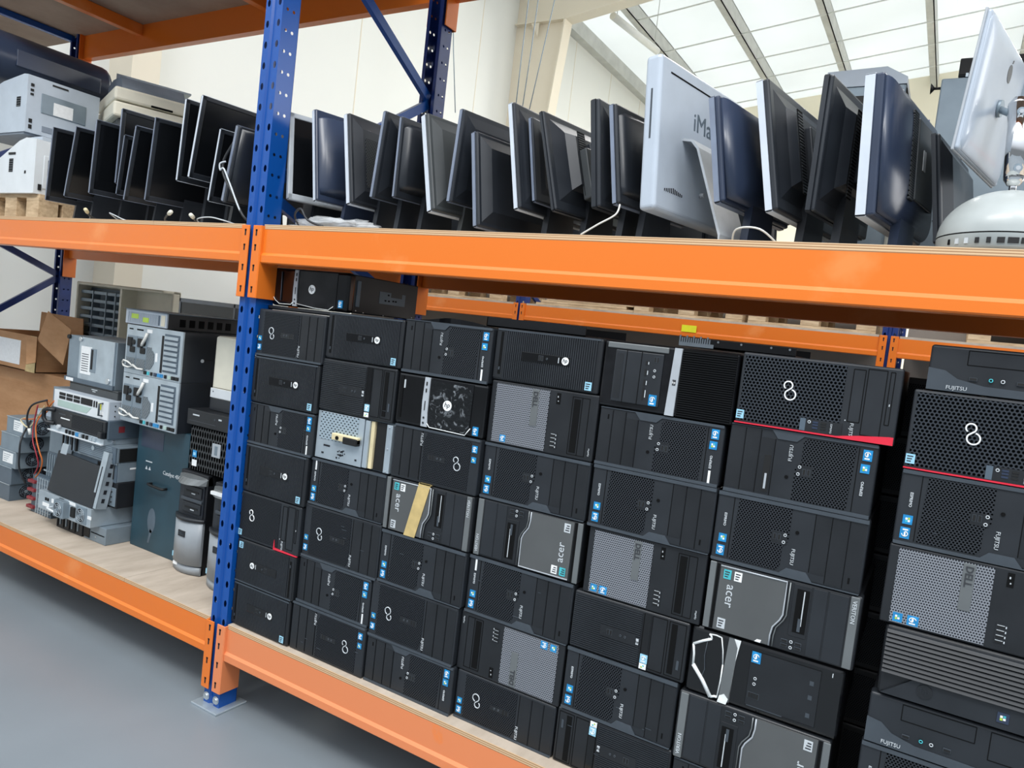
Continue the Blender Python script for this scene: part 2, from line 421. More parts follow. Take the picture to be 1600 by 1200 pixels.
# ------------------------------------------------------------------ pallet racking
ZB, ZM, ZU = .328, 1.847, 3.25          # beam tops
BT = .018                               # board thickness
D = 1.0
def holed(mb, x0, x1, z0, z1, holes, place, m):
    """a plate in a (s,z) plane with octagonal openings: holes are (s,z,rs,rz)"""
    rows = {}
    for h in holes: rows.setdefault(round(h[1], 4), []).append(h)
    zs = sorted(rows); b = mb.bm; fs = []
    def quad(pts): fs.append(b.faces.new([b.verts.new(place(*p)) for p in pts]))
    zc = z0
    for z in zs:
        hs = sorted(rows[z]); rz = max(h[3] for h in hs)*1.25
        if z-rz > zc: quad([(x0, zc), (x1, zc), (x1, z-rz), (x0, z-rz)])
        xc = x0
        for (s, _, rs, r2) in hs:
            a = rs*1.25
            if s-a > xc: quad([(xc, z-rz), (s-a, z-rz), (s-a, z+rz), (xc, z+rz)])
            inn = [(s+rs*math.cos(t), z+r2*math.sin(t)) for t in (PI/8+k*PI/4 for k in range(8))]
            out = [(s+a, z+rz*.4), (s+a*.4, z+rz), (s-a*.4, z+rz), (s-a, z+rz*.4), (s-a, z-rz*.4), (s-a*.4, z-rz), (s+a*.4, z-rz), (s+a, z-rz*.4)]
            cor = {0: (s+a, z+rz), 2: (s-a, z+rz), 4: (s-a, z-rz), 6: (s+a, z-rz)}
            for k in range(8):
                k2 = (k+1) % 8
                p = [inn[k], out[k]]
                if k in cor: p.append(cor[k])
                p += [out[k2], inn[k2]]
                quad(p)
            xc = s+a
        if x1 > xc: quad([(xc, z-rz), (x1, z-rz), (x1, z+rz), (xc, z+rz)])
        zc = z+rz
    if z1 > zc: quad([(x0, zc), (x1, zc), (x1, z1), (x0, z1)])
    mb._faces(fs, m)

def post(parent, y0, face, h, m, ox=0.):
    """perforated upright: face -1 shows its slotted web to the aisle, +1 to the back"""
    mb = MB(); w = .045; d = .08
    yf = y0 if face < 0 else y0+d; yb = y0+d if face < 0 else y0
    st = .05 if h > 2.5 else .075
    fh = []
    z = .12
    while z < h-.05:
        fh += [(-.029, z, .0078, .0135), (.029, z, .0078, .0135)]; z += .075
    holed(mb, -w, -.014, 0, h, [q for q in fh if q[0] < 0], lambda s, z: (s+ox, yf, z), m)
    holed(mb, .014, w, 0, h, [q for q in fh if q[0] > 0], lambda s, z: (s+ox, yf, z), m)
    g = .009 if face < 0 else -.009       # folded groove down the middle
    for a, c, ya, yc in ((-.014, -.008, yf, yf+g), (-.008, .008, yf+g, yf+g), (.008, .014, yf+g, yf)):
        fs = [mb.bm.faces.new([mb.bm.verts.new(p) for p in ((a+ox, ya, 0), (c+ox, yc, 0), (c+ox, yc, h), (a+ox, ya, h))])]
        mb._faces(fs, m)
    for s in (-1, 1):
        sh = []; z = .1
        while z < h-.05:
            sh += [(.022, z, .0062, .0062), (.052, z, .0062, .0062)]; z += .075
        holed(mb, 0, d, 0, h, sh, lambda q, z: (s*w+ox, (yf+q if face < 0 else yf-q), z), m)
        mb.box(s*w+ox, s*(w-.018)+ox, yb-.001, yb+.001, 0, h, m)
    o = mb.build('post', parent)
    for e in (-.028, .028):
        q = MB(); q.cyl((e+ox, yf+(-.009 if face < 0 else .009), .035), (e+ox, yf, .035), .011, 'bolt', 10); q.cyl((e+ox, yf+(-.004 if face < 0 else .004), .035), (e+ox, yf, .035), .016, 'bolt', 12); q.build('bolt', o)
    p = MB(); p.box(ox-.075, ox+.075, y0-.035, y0+d+.03, 0, .008, 'metal', .002); p.build('base_plate', parent)

def upright_frame(x, label, h=4.0, y0=0., dep=D, grp=None):
    t = thing('upright_frame', label, 'rack upright', (x, y0+dep/2, 0), 0, grp)
    o = -dep/2
    post(t, o+.002, -1, h, 'rackblue' if y0 < 1 else 'navy'); post(t, dep/2-.08, 1, h, 'navy')
    ya, yb = o+.075, dep/2-.075
    z = .62; k = 0
    
    segs = [((ya, .2), (yb, .22)), ((yb, .27), (ya, .95)), ((ya, 1.0), (yb, 1.6)), ((yb, 1.65), (ya, 2.3)), ((ya, 2.42), (yb, 2.6)), ((yb, 2.64), (ya, 3.0)), ((ya, 3.05), (yb, 3.6)), ((ya, 3.8), (yb, 3.82))]
    segs[4] = ((ya, 2.04), (yb, 2.6)); segs[5] = ((yb, 2.63), (-.06, 2.88)); 
    segs[5] = ((yb, 2.63), (ya, 3.1)); segs[6] = ((ya, 3.15), (yb, 3.62))
    segs[3] = ((yb, 1.62), (ya, 1.98))
    for (a, za), (c, zc) in segs:
        if zc > h or za > h: continue
        d = Vector((0, c-a, zc-za)).normalized(); n = Vector((0, -d.z, d.y))*.02
        p, q = Vector((0, a, za)), Vector((0, c, zc)); mb = MB()
        mb.loft([[v+n+Vector((-.012, 0, 0)), v+n+Vector((.012, 0, 0)), v-n+Vector((.012, 0, 0)), v-n+Vector((-.012, 0, 0))] for v in (p, q)], 'rackblue' if h > 3.5 and x > -1 else 'navy')
        mb.build('brace', t)
    return t
upright_frame(-.004, 'blue perforated rack upright frame standing between the monitors and towers at left centre')
lf = upright_frame(-3.1, 'dark blue rack upright frame at the far left, behind the cardboard box')
b = MB(); b.box(-.07, -.03, -.45, .44, ZU-.04, ZU-.002, 'rackblue', .003); b.build('top_tube', lf)

def beam(x0, x1, yf, ztop, label, m='orange', sgn=1, h=.125, wid=.045, conn=True, grp=None):
    """stepped orange beam with a hooked connector plate at each end; sgn=+1 faces the aisle"""
    t = thing('rack_beam', label, 'rack beam', ((x0+x1)/2, yf, ztop-h), 0, grp); L = (x1-x0)/2
    s = sgn
    pr = [(0, h), (0, .039), (-.007*s, .029), (-.007*s, .004), (-.003*s, 0), (wid*s, 0), (wid*s, h-.0), (.018*s, h)]
    mb = MB(); mb.prism(pr, 'x', -L, L, m); mb.build('beam_body', t)
    for e in (-1, 1):
        if not conn: break
        xe = e*(L+.003); cb = MB()
        cb.box(xe-.003, xe+.003, -.012*s, .075*s, -.13, h+.012, m, .001)
        cb.box(xe, xe+e*.043, -.014*s, -.009*s, -.13, h+.012, m, .002)
        c = cb.build('beam_connector', t)
        for z in (-.10, -.02, .055, .11):
            q = MB(); q.box(xe+e*.02, xe+e*.026, -.0152*s, -.013*s, z-.011, z+.011, 'hole'); q.box(xe+e*.0185, xe+e*.0275, -.0152*s, -.013*s, z+.006, z+.012, 'hole'); q.build('hook_slot', c)
    return t
XR = 2.95
G = 'orange beams of the near rack'
beam(.056, XR, 0, ZM, 'long orange beam under the right monitor shelf, front', grp=G)
beam(-3.04, -.056, 0, ZM, 'orange beam under the left monitor and printer shelf, front', 'orange', grp=G)
beam(.056, XR, 0, ZB, 'scuffed pale orange beam under the stacked towers, front', 'oranged', grp=G)
beam(-3.04, -.056, 0, ZB, 'orange beam along the lower left shelf edge, front', grp=G)
beam(.056, XR, D, ZM, 'shaded rear beam behind the right monitor shelf', sgn=-1, h=.105, grp=G)
beam(-3.04, -.056, D, ZM, 'brown shaded rear beam behind the left monitor shelf', sgn=-1, h=.105, grp=G)
beam(-3.04, -.056, D, ZB, 'rear beam of the lower left shelf behind the server stack', sgn=-1, grp=G)
beam(.056, XR, D, ZB, 'rear beam under the back of the stacked towers', sgn=-1, grp=G)
beam(-3.04, -.056, D, ZU+.0, 'shaded rear beam under the high left deck', sgn=-1, h=.155, grp=G)
beam(.056, XR, D, ZU+.0, 'rear high beam right of the back post, at top edge', sgn=-1, h=.155, grp=G)
beam(-3.04, -.056, 0, ZU+.0, 'front beam of the high left deck above the printers', h=.155, grp=G)
beam(.056, XR, 0, ZU+.0, 'front beam of the high deck over the right monitors', h=.155, grp=G)  # out of view; goes with the deck added for shade
for x in (-2.4, -1.2):
    b = MB(); b.box(x-.025, x+.025, .046, D-.046, ZU-.07, ZU-.002, 'orange', .003); o = b.build('deck_joist')
    tag(o, 'orange cross joist under the high deck, ' + ('nearer the left wall' if x < -2 else 'nearer the blue post'), 'rack joist', 'cross joists of the high deck')

def board(x0, x1, z, label, grp, under=False, y0=0., y1=D):
    b = MB(); b.box(x0, x1, y0+.002, y1, z, z+BT, 'ply' if not under else 'deckunder')
    b.box(x0, x1, y0+.0005, y0+.003, z+.0005, z+BT-.0005, 'plyedge')
    return tag(b.build('shelf_board'), label, 'shelf board', grp)
GB = 'plywood boards on the rack'
board(.053, XR, ZB, 'pale plywood board under the stacks of towers', GB)
board(-.619, -.053, ZB, 'pale plywood board under the two grey fronted servers', GB)
board(-3.04, -.621, ZB, 'pale plywood board under the servers, left of the seam', GB)
board(.053, XR, ZM, 'layered plywood board under the right monitor row', GB)
board(-.619, -.053, ZM, 'plywood board under the monitors next to blue post, left', GB)
board(-3.04, -.621, ZM, 'plywood board under the printers and left monitors', GB)
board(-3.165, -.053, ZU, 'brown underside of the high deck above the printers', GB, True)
board(.053, XR, ZU, 'unseen high deck added right of the blue post to shade the shelf', GB, True)  # unseen board, put in to darken the bay and rear beams
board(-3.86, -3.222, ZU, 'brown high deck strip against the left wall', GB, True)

# the second rack across the aisle
YB = 3.42
for x, lb in ((-.84, 'blue upright of the far rack behind the second monitor group'), (1.915, 'blue upright of the far rack, its top showing right of the widest monitor')):
    upright_frame(x, lb, 3.2, YB, .9, 'uprights of the far rack')
G2 = 'orange beams of the far rack'
beam(-3.5, -.896, YB, 1.826, 'far orange beam with pallets, left of the far upright', grp=G2)
beam(-.784, 1.859, YB, 1.826, 'far orange beam carrying a yellow tag', grp=G2)
beam(1.971, 4.6, YB, 1.826, 'far orange beam right of the far right upright', grp=G2)
beam(1.971, 4.6, YB, 2.80, 'upper far orange beam seen beside the chrome arm', grp=G2)
b = MB(); b.box(.555, .665, YB-.011, YB-.0075, 1.735, 1.785, 'yellow'); tag(b.build('price_tag'), 'yellow tag stuck on the far orange beam', 'tag')
for (a, c, lb) in ((-3.5, -.9, 'left'), (-.78, 1.855, 'middle'), (1.975, 4.6, 'right')):
    b = MB(); b.box(a, c, YB+.0, YB+.9, 1.826, 1.841, 'ply'); tag(b.build('shelf_board'), 'board on the %s bay of the far rack' % lb, 'shelf board', 'boards of the far rack')
    b = MB(); b.box(a, c, YB+.86, YB+.88, .0, 2.35, 'dim'); tag(b.build('dim_backdrop'), 'added brown grey sheet for the dim inside of far rack, %s bay' % lb, 'backdrop', 'backdrops for the dim far rack')  # added sheet standing in for the rack's dim interior

def pallet(x, y, z, label, w=1.0, d=.8, rz=0., grp=None):
    t = thing('wooden_pallet', label, 'pallet', (x, y, z), rz, grp)
    for s in (-1, 0, 1):
        b = MB(); b.box(-w/2, w/2, s*(d/2-.05)-.05, s*(d/2-.05)+.05, 0, .018, 'pallet'); b.build('bottom_board', t)
        for e in (-1, 0, 1):
            b = MB(); b.box(e*(w/2-.06)-.06, e*(w/2-.06)+.06, s*(d/2-.05)-.05, s*(d/2-.05)+.05, .018, .108, 'pallet', .003); b.build('block', t)
    for e in (-1, 0, 1):
        b = MB(); b.box(e*(w/2-.06)-.06, e*(w/2-.06)+.06, -d/2, d/2, .108, .124, 'pallet'); b.build('stringer', t)
    for k in range(6):
        yy = -d/2+.05+k*(d-.1)/5; b = MB(); b.box(-w/2, w/2, yy-.045, yy+.045, .124, .142, 'pallet'); b.build('deck_board', t)
    return t
GP = 'pallets on the far rack'
for x, lb in ((-1.55, 'far pallet left of the far upright'), (-2.7, 'far pallet at the left end of the far rack'), (.56, 'far pallet in the middle bay above the yellow tag'), (1.42, 'far pallet next to the right far upright'), (2.75, 'far pallet right of the far right upright')):
    pallet(x, YB+.42, 1.8415, lb, .82 if x > 0 else 1.0, .78, 0, GP)
for x, lb, h in ((-.3, 'stack of pale timber planks on the far rack', .05), ):
    t = thing('plank_stack', lb, 'planks', (x, YB+.3, 1.8415))
    for k in range(4):
        b = MB(); b.box(-.42+.05*k, .44-.06*(k % 2), -.25, .25, .022*k, .022*k+.02, 'pallet'); b.build('plank', t)
b = MB()
b.box(-.38, .38, -.3, .3, 0, .32, 'greyp', .02); b.box(-.36, .36, -.31, -.3, .04, .28, 'mshell'); o = b.build('wrapped_carton'); o.location = (2.75, YB+.42, 1.984)
tag(o, 'grey wrapped carton on the far right pallet', 'carton')
# ------------------------------------------------------------------ desktop towers lying in stacks
ORD = ['', 'first', 'second', 'third', 'fourth', 'fifth', 'sixth', 'seventh', 'eighth']
GT = 'desktop towers stacked on the lower shelf'
class Tower:
    def __init__(s, name, label, X0, X1, y, zb, zt, flip=False, depth=.40, cat='desktop computer', grp=GT):
        s.L, s.H, s.D = X1-X0, zt-zb, depth
        s.root = thing(name, label, cat, ((X0+X1)/2, y+depth/2, zb), 0, grp)
        s.M = Matrix.Translation((-s.L/2, -depth/2, 0))
        if flip: s.M = s.M @ Matrix(((-1, 0, 0, s.L), (0, 1, 0, 0), (0, 0, -1, s.H), (0, 0, 0, 1)))
    def put(s, name, mb, parent=None, label=None):
        return mb.build(name, parent or s.root, s.M, label)
    def body(s, bez='blk', case='case', th=.034, bev=.006, ins=.004):
        b = MB(); b.box(ins, s.L-ins, th-.004, s.D, ins, s.H-ins*.6, case, .003)
        s.put('case', b)
        b = MB(); b.box(0, s.L, .0, th, .0, s.H, bez, bev, 3); s.bez = s.put('front_bezel', b)
    # u,v are fractions of the face; p is how far it stands proud (metres)
    def R(s, mb, u0, u1, v0, v1, m, p=.0015, bev=0., back=.002):
        mb.box(u0*s.L, u1*s.L, -p, back, v0*s.H, v1*s.H, m, bev); return mb
    def rect(s, name, u0, u1, v0, v1, m, p=.0015, bev=0., parent=None, label=None):
        return s.put(name, s.R(MB(), u0, u1, v0, v1, m, p, bev), parent, label)
    def poly(s, name, pts, m, p=.0015, parent=None):
        b = MB(); b.prism([(u*s.L, v*s.H) for u, v in pts], 'y', -p, .002, m); return s.put(name, b, parent)
    def groove(s, mb, u0, v0, u1, v1, w=.0018, p=.0009, m='gap', own=True):
        if own: mb = MB()
        a, c = (u0*s.L, v0*s.H), (u1*s.L, v1*s.H)
        if abs(a[0]-c[0]) < abs(a[1]-c[1]): mb.box(a[0]-w/2, a[0]+w/2, -p, 0, min(a[1], c[1]), max(a[1], c[1]), m)
        else: mb.box(min(a[0], c[0]), max(a[0], c[0]), -p, 0, a[1]-w/2, a[1]+w/2, m)
        if own: s.put('panel_seam', mb)
    def frame(s, mb, u0, u1, v0, v1, w=.0018, p=.0009, m='gap'):
        s.groove(mb, u0, v0, u1, v0, w, p, m, False); s.groove(mb, u0, v1, u1, v1, w, p, m, False); s.groove(mb, u0, v0, u0, v1, w, p, m, False); s.groove(mb, u1, v0, u1, v1, w, p, m, False)
    def text(s, name, t, size, u, v, m='letter', ang=0, p=.0022, parent=None, bold=False):
        b = MB(); b.text(t, size, u*s.L, -p, v*s.H, m, ang, bold=bold); return s.put(name, b, parent)
    def sticker(s, u, v, w=.019, h=.02, m='blue', kind=0, p=.002):
        b = MB(); x, z = u*s.L, v*s.H
        b.box(x-w/2, x+w/2, -p, .001, z-h/2, z+h/2, m)
        if kind == 0:      # swirl over two bars
            ring = [(x+w*.3*math.cos(t), -p-.0003, z+h*.08+h*.22*math.sin(t)) for t in (k*PI/6 for k in range(10))]
            b.tube(ring, .0012, 'paper', 4)
            b.box(x-w*.3, x+w*.25, -p-.0005, -p, z-h*.36, z-h*.24, 'paper'); b.box(x-w*.1, x+w*.08, -p-.0005, -p, z-h*.1, z+h*.24, 'paper')
        elif kind == 1:    # waving four-pane flag
            for i, c in enumerate(('lime', 'paper', 'paper', 'cyan')):
                a = (i % 2)*w*.26-w*.25; d = (i//2)*h*.26-h*.25
                b.box(x+a, x+a+w*.22, -p-.0005, -p, z+d+(i % 2)*h*.04, z+d+h*.22+(i % 2)*h*.04, c)
        elif kind == 2:
            for k in range(3): b.box(x-w*.35, x+w*(.1+.1*k), -p-.0004, -p, z-h*.32+k*h*.26, z-h*.2+k*h*.26, 'dklet')
        s.put('sticker', b)
    def jack(s, mb, u, v, r=.0032, m='letter', p=.002):
        mb = MB(); x, z = u*s.L, v*s.H
        mb.tube([(x+r*math.cos(t), -p, z+r*math.sin(t)) for t in (k*PI/5 for k in range(10))], .0011, m, 5, True)
        mb.cyl((x, -p+.0003, z), (x, 0, z), r*.75, 'gap', 8); s.put('audio_jack', mb)
    def usb(s, mb, u, v, vert=True, m='port', p=.002):
        mb = MB(); x, z = u*s.L, v*s.H; a, c = (.0028, .0068) if vert else (.0068, .0028)
        mb.box(x-a-.0009, x+a+.0009, -p+.0004, 0, z-c-.0009, z+c+.0009, 'rim'); mb.box(x-a, x+a, -p, 0, z-c, z+c, m); s.put('usb_port', mb)
    def eight(s, u, v, h, m='logo', p=.003, tilt=0):
        """two open loops, the lower one bigger, drawn in one stroke"""
        r1, r2, w = h*.2, h*.255, h*.038; x, z = u*s.L, v*s.H; c1, c2 = z+h*.25, z-h*.2; o = h*.07
        pts = []
        for k in range(15):
            t = math.radians(236-k*(276/14.)); pts.append((x-o+r1*math.cos(t), -p, c1+r1*math.sin(t)))
        for k in range(18):
            t = math.radians(146+k*(292/17.)); pts.append((x+o+r2*math.cos(t), -p, c2+r2*math.sin(t)))
        b = MB(); b.tube(pts, w, m, 6)
        return s.put('round_logo', b)
    def hp(s, u, v, r, disc='logo', ink='dklet', p=.003, parent=None):
        b = MB(); x, z = u*s.L, v*s.H
        b.cyl((x, -p, z), (x, 0, z), r, disc, 20, smooth=False)
        o = s.put('round_badge', b, parent)
        b = MB(); b.text('hp', r*1.35, x, -p-.0004, z+r*.12, ink, 0, .0004); b.bm.transform(Matrix.Translation((x, 0, z)) @ Matrix(((1, 0, .22, 0), (0, 1, 0, 0), (0, 0, 1, 0), (0, 0, 0, 1))) @ Matrix.Translation((-x, 0, -z)))
        s.put('badge_lettering', b, o)

def scuffs(t, n=3):
    b = MB()
    for k in range(n):
        x, z = random.uniform(.1, .9)*t.L, random.uniform(.15, .85)*t.H; l = random.uniform(.006, .022)
        b.box(x, x+l, -.0021, 0, z, z+.0012, 'rim')
    t.put('scratch', b)

def f_octagon(t, label_strip=True, drive=False):          # bays one side, cut-corner mesh on the other
    t.body('blk2', th=.036)
    t.poly('bezel_rim', [(.005, .985), (.30, .985), (.345, .87), (.475, .87), (.52, .955), (.995, .955), (.995, .985), (.99, .998), (.01, .998)], 'rim', .003)
    t.poly('bezel_rim', [(.005, .0), (.995, .0), (.995, .05), (.005, .05)], 'rim', .003)
    m = t.poly('vent_mesh', [(.545, .93), (.865, .93), (.845, .06), (.485, .06), (.485, .5), (.52, .6), (.52, .88)], 'mesh', .0012)
    b = MB()
    for u in (.115, .225): t.groove(b, u, .06, u, .96)
    t.groove(b, .33, .06, .33, .86); t.groove(b, .88, .06, .90, .93)
    t.put('panel_seam', b)
    for (a, c) in ((.014, .108), (.122, .218), (.232, .322)): t.rect('bay_cover', a, c, .075, .955 if c < .3 else .86, 'blk', .0008)
    if drive:
        o = t.rect('card_reader', .27, .315, .1, .62, 'port', .0016); t.rect('card_slot', .285, .30, .14, .36, 'silver', .0022, parent=o)
    else: t.rect('eject_button', .072, .084, .8, .88, 'gap', .0016)
    b = MB(); t.R(b, .495, .60, .40, .56, 'blk', .0014); t.jack(b, .515, .53); t.jack(b, .51, .43); t.usb(b, .548, .47); t.usb(b, .578, .47)
    t.put('port_panel', b)
    b = MB(); b.cyl((.435*t.L, -.002, .36*t.H), (.435*t.L, 0, .36*t.H), .0045, 'gap', 10); t.put('power_button', b)
    t.text('brand_lettering', 'FUJITSU', .0118, .445, .7, 'letter', 90)
    t.text('model_lettering', 'ESPRIMO', .0088, .928, .39, 'letter', 90, bold=True)
    t.sticker(.935, .84, .02, .026, 'blue', 0); t.sticker(.93, .66, .02, .021, 'blue', 1)
    if label_strip: t.rect('paper_label', .918, .935, .04, .25, 'paper', .0016)

def f_eight(t, oneside=False):                            # bays one side, mesh and open-loop logo on the other
    t.body('blk2', th=.036)
    t.poly('bezel_rim', [(.005, .96), (.995, .96), (.992, .998), (.008, .998)], 'rim', .003)
    t.poly('vent_mesh', [(.40, .93), (.90, .93), (.90, .05), (.37, .05), (.37, .8)], 'mesh8', .0012)
    b = MB()
    for u in (.11, .225, .345): t.groove(b, u, .05, u, .955)
    t.put('panel_seam', b)
    for (a, c) in ((.015, .103), (.118, .218), (.233, .338)): t.rect('bay_cover', a, c, .06, .94, 'blk', .0008)
    t.text('brand_lettering', 'FUJITSU', .012, .345, .8, 'letter', 90)
    b = MB(); t.R(b, .43, .63, .46, .56, 'blk', .0018); t.usb(b, .46, .51); t.usb(b, .49, .51); t.jack(b, .54, .51, .0026, 'rim'); t.jack(b, .58, .51, .0026, 'rim')
    t.put('port_panel', b)
    t.eight(.765, .5, .046, 'letter')
    t.sticker(.945, .82, .019, .022, 'blue', 0); t.sticker(.945, .63, .017, .018, 'blue', 1)

def f_red(t, big=True):                                   # hexagon mesh, recessed port bay, red corner
    t.body('blk2', th=.036, bev=.005)
    t.rect('vent_mesh', .022, .672, .05, .965, 'hexm' if big else 'mesh8', .0012)
    if big:
        o = t.poly('port_bay', [(.455, .2), (.69, .2), (.69, .03), (.43, .03), (.43, .2)], 'blk', .002)
        t.rect('port_bay_wall', .43, .465, .035, .2, 'steel', .0024, parent=o)
        b = MB(); t.jack(b, .488, .16, .003, 'letter', .003)
        for q in (.51, .56):
            for w in (.09, .13, .165): b.box(q*t.L, (q+.034)*t.L, -.0032, 0, w*t.H-.0022, w*t.H+.0022, 'mnavy' if q < .55 else 'port')
        t.put('port_panel', b, o); t.text('model_lettering', 'ESPRIMO', .006, .625, .11, 'letter', -90, .003, o)
    t.eight(.335 if big else .21, .54, .05 if big else .045)
    b = MB()
    for (a, c, d, e) in ((.715, .785, .24, .93), (.80, .91, .09, .95), (.93, .955, .26, .94)): t.frame(b, a, c, d, e)
    t.put('bay_outline', b)
    b = MB(); b.box(.942*t.L, .947*t.L, -.002, 0, .5*t.H, .53*t.H, 'letter'); b.cyl((.702*t.L, -.002, .25*t.H), (.702*t.L, 0, .25*t.H), .0015, 'letter', 8); t.put('indicator', b)
    t.text('brand_lettering', 'FUJITSU', .0112, .745, .12, 'letter', -90)
    if big: t.poly('red_trim', [(.0, .006), (.72, .006), (.995, .012), (.995, .115), (.97, .115), (.80, .075), (.66, .028), (.0, .022)], 'red', .0035)
    else: t.poly('red_trim', [(.622, .2), (.634, .04), (1., .016), (1., .0), (.615, .0)], 'red', .0035)
    t.sticker(.032, .13, .019, .022, 'ltblue', 2)

def h_ribs(t, dim=False):                                 # fine upright ribs, glossy centre strip with badge
    t.body('blk', th=.034, bev=.007)
    b = MB(); n = 44
    for k in range(n):
        u = .105+k*.855/n; b.box(u*t.L, u*t.L+.0042, -.0028, .001, .04*t.H, .95*t.H, 'blk2' if not dim else 'blk')
    t.put('ribbed_grille', b)
    t.rect('bezel_lip', .02, .98, .955, .985, 'rim', .0025); t.rect('end_panel', .012, .1, .05, .94, 'blk', .001)
    o = t.rect('disc_drive', .055, .078, .12, .93, 'gap', .0022); t.rect('eject_button', .06, .072, .2, .26, 'rim', .0028, parent=o)
    o = t.rect('centre_strip', .28, .73, .43, .6, 'gloss', .0042, .001)
    b = MB()
    for u in (.45, .475): t.usb(b, u, .52, True, 'port', .0052)
    t.jack(b, .52, .52, .0025, 'rim', .0048); b.box(.625*t.L, .632*t.L, -.0052, 0, .47*t.H, .57*t.H, 'letter'); t.put('port_panel', b, o)
    t.hp(.69, .52, .0115, p=.0055, parent=o)
    t.sticker(.915, .13, .021, .024, 'ltblue', 2, .0036)

def h_lines(t):                                           # level ribs over two thirds, bays at the other end
    t.body('blk', th=.034, bev=.006)
    b = MB(); n = 26
    for k in range(n):
        v = .04+k*.92/n; b.box(.015*t.L, .615*t.L, -.0026, .001, v*t.H, v*t.H+.0036, 'blk2')
    t.put('ribbed_grille', b)
    b = MB(); t.R(b, .27, .58, .36, .56, 'blk', .003); t.usb(b, .34, .46, True, 'port', .004); t.usb(b, .365, .46, True, 'port', .004); t.jack(b, .45, .46, .0026, 'rim', .0036); t.jack(b, .49, .46, .0026, 'rim', .0036); t.put('port_panel', b)
    t.rect('square_badge', .585, .607, .4, .5, 'letter', .004)
    t.text('badge_lettering', 'hp', .009, .596, .45, 'dklet', 0, .0046)
    b = MB(); t.groove(b, .63, .04, .63, .96, .003); t.frame(b, .70, .82, .06, .95); t.frame(b, .84, .975, .06, .95); t.put('bay_outline', b)
    t.rect('disc_drive', .86, .905, .1, .92, 'gap', .0014); t.rect('drive_latch', .93, .95, .2, .35, 'rim', .0016)
    t.rect('side_rail', .635, .69, .3, .96, 'gloss', .0016)
    t.sticker(.665, .2, .021, .024, 'ltblue', 0); t.sticker(.663, .07, .02, .015, 'paper', 1)

def h_gloss(t, strip=(.325, .385), kind=0):               # mirror black front, silver strip with ports, film scraps
    t.body('gloss', th=.036, bev=.01)
    s0, s1 = strip
    b = MB(); b.prism([(s0*t.L, .03*t.H), (s1*t.L+.004, .03*t.H), (s1*t.L, .3*t.H), (s1*t.L, .97*t.H), (s0*t.L, .97*t.H), (s0*t.L-.003, .5*t.H)], 'y', -.004, .002, 'silver'); o = t.put('silver_strip', b)
    b = MB()
    for v in (.85, .72): b = MB(); b.box((s0+.02)*t.L, (s0+.033)*t.L, -.0052, 0, v*t.H-.006, v*t.H+.006, 'port'); t.put('usb_port', b, o)
    b = MB(); b.box((s0+.022)*t.L, (s0+.03)*t.L, -.0052, 0, .34*t.H, .52*t.H, 'port'); t.put('card_slot', b, o); b = MB(); t.jack(b, s0+.026, .2, .003, 'rim', .0046); t.jack(b, s0+.026, .1, .003, 'rim', .0046)
    t.put('port_panel', b, o)
    t.rect('smudged_panel', s1+.02, .86, .05, .96, 'smudge', .0016)
    t.hp(.6 if kind == 0 else .545, .5, .0165, p=.0045)
    if kind == 0:
        t.rect('disc_slot', .05, .075, .12, .93, 'gap', .002); t.rect('drive_button', .085, .1, .7, .86, 'letter', .002)
        b = MB(); b.tube([(s1*t.L+.004, -.004, .1*t.H), ((s1+.04)*t.L, -.004, .035*t.H), (.82*t.L, -.004, .02*t.H), (.87*t.L, -.004, .16*t.H)], .0016, 'film', 5); 
        t.put('film_scrap', b)
        t.poly('film_sheet', [(s1+.005, .93), (.80, .90), (.86, .80), (.855, .18), (.80, .05), (.46, .06), (s1+.02, .2)], 'crinkle', .0026)
    else:
        b = MB(); b.tube([(.0*t.L, -.004, .3*t.H), (.06*t.L, -.004, .14*t.H), (.12*t.L, -.004, .05*t.H), (.28*t.L, -.004, .06*t.H), (s0*t.L, -.004, .12*t.H)], .0016, 'film', 5)
        b.tube([(s1*t.L, -.004, .1*t.H), (.6*t.L, -.004, .03*t.H), (.78*t.L, -.004, .02*t.H), (.84*t.L, -.004, .12*t.H)], .0014, 'film', 5)
        b.tube([(.13*t.L, -.003, .14*t.H), (.12*t.L, -.003, .9*t.H)], .002, 'steel', 4); t.put('film_scrap', b)
    t.sticker(.925, .13 if kind == 0 else .2, .02, .027, 'blue', 0, .004)

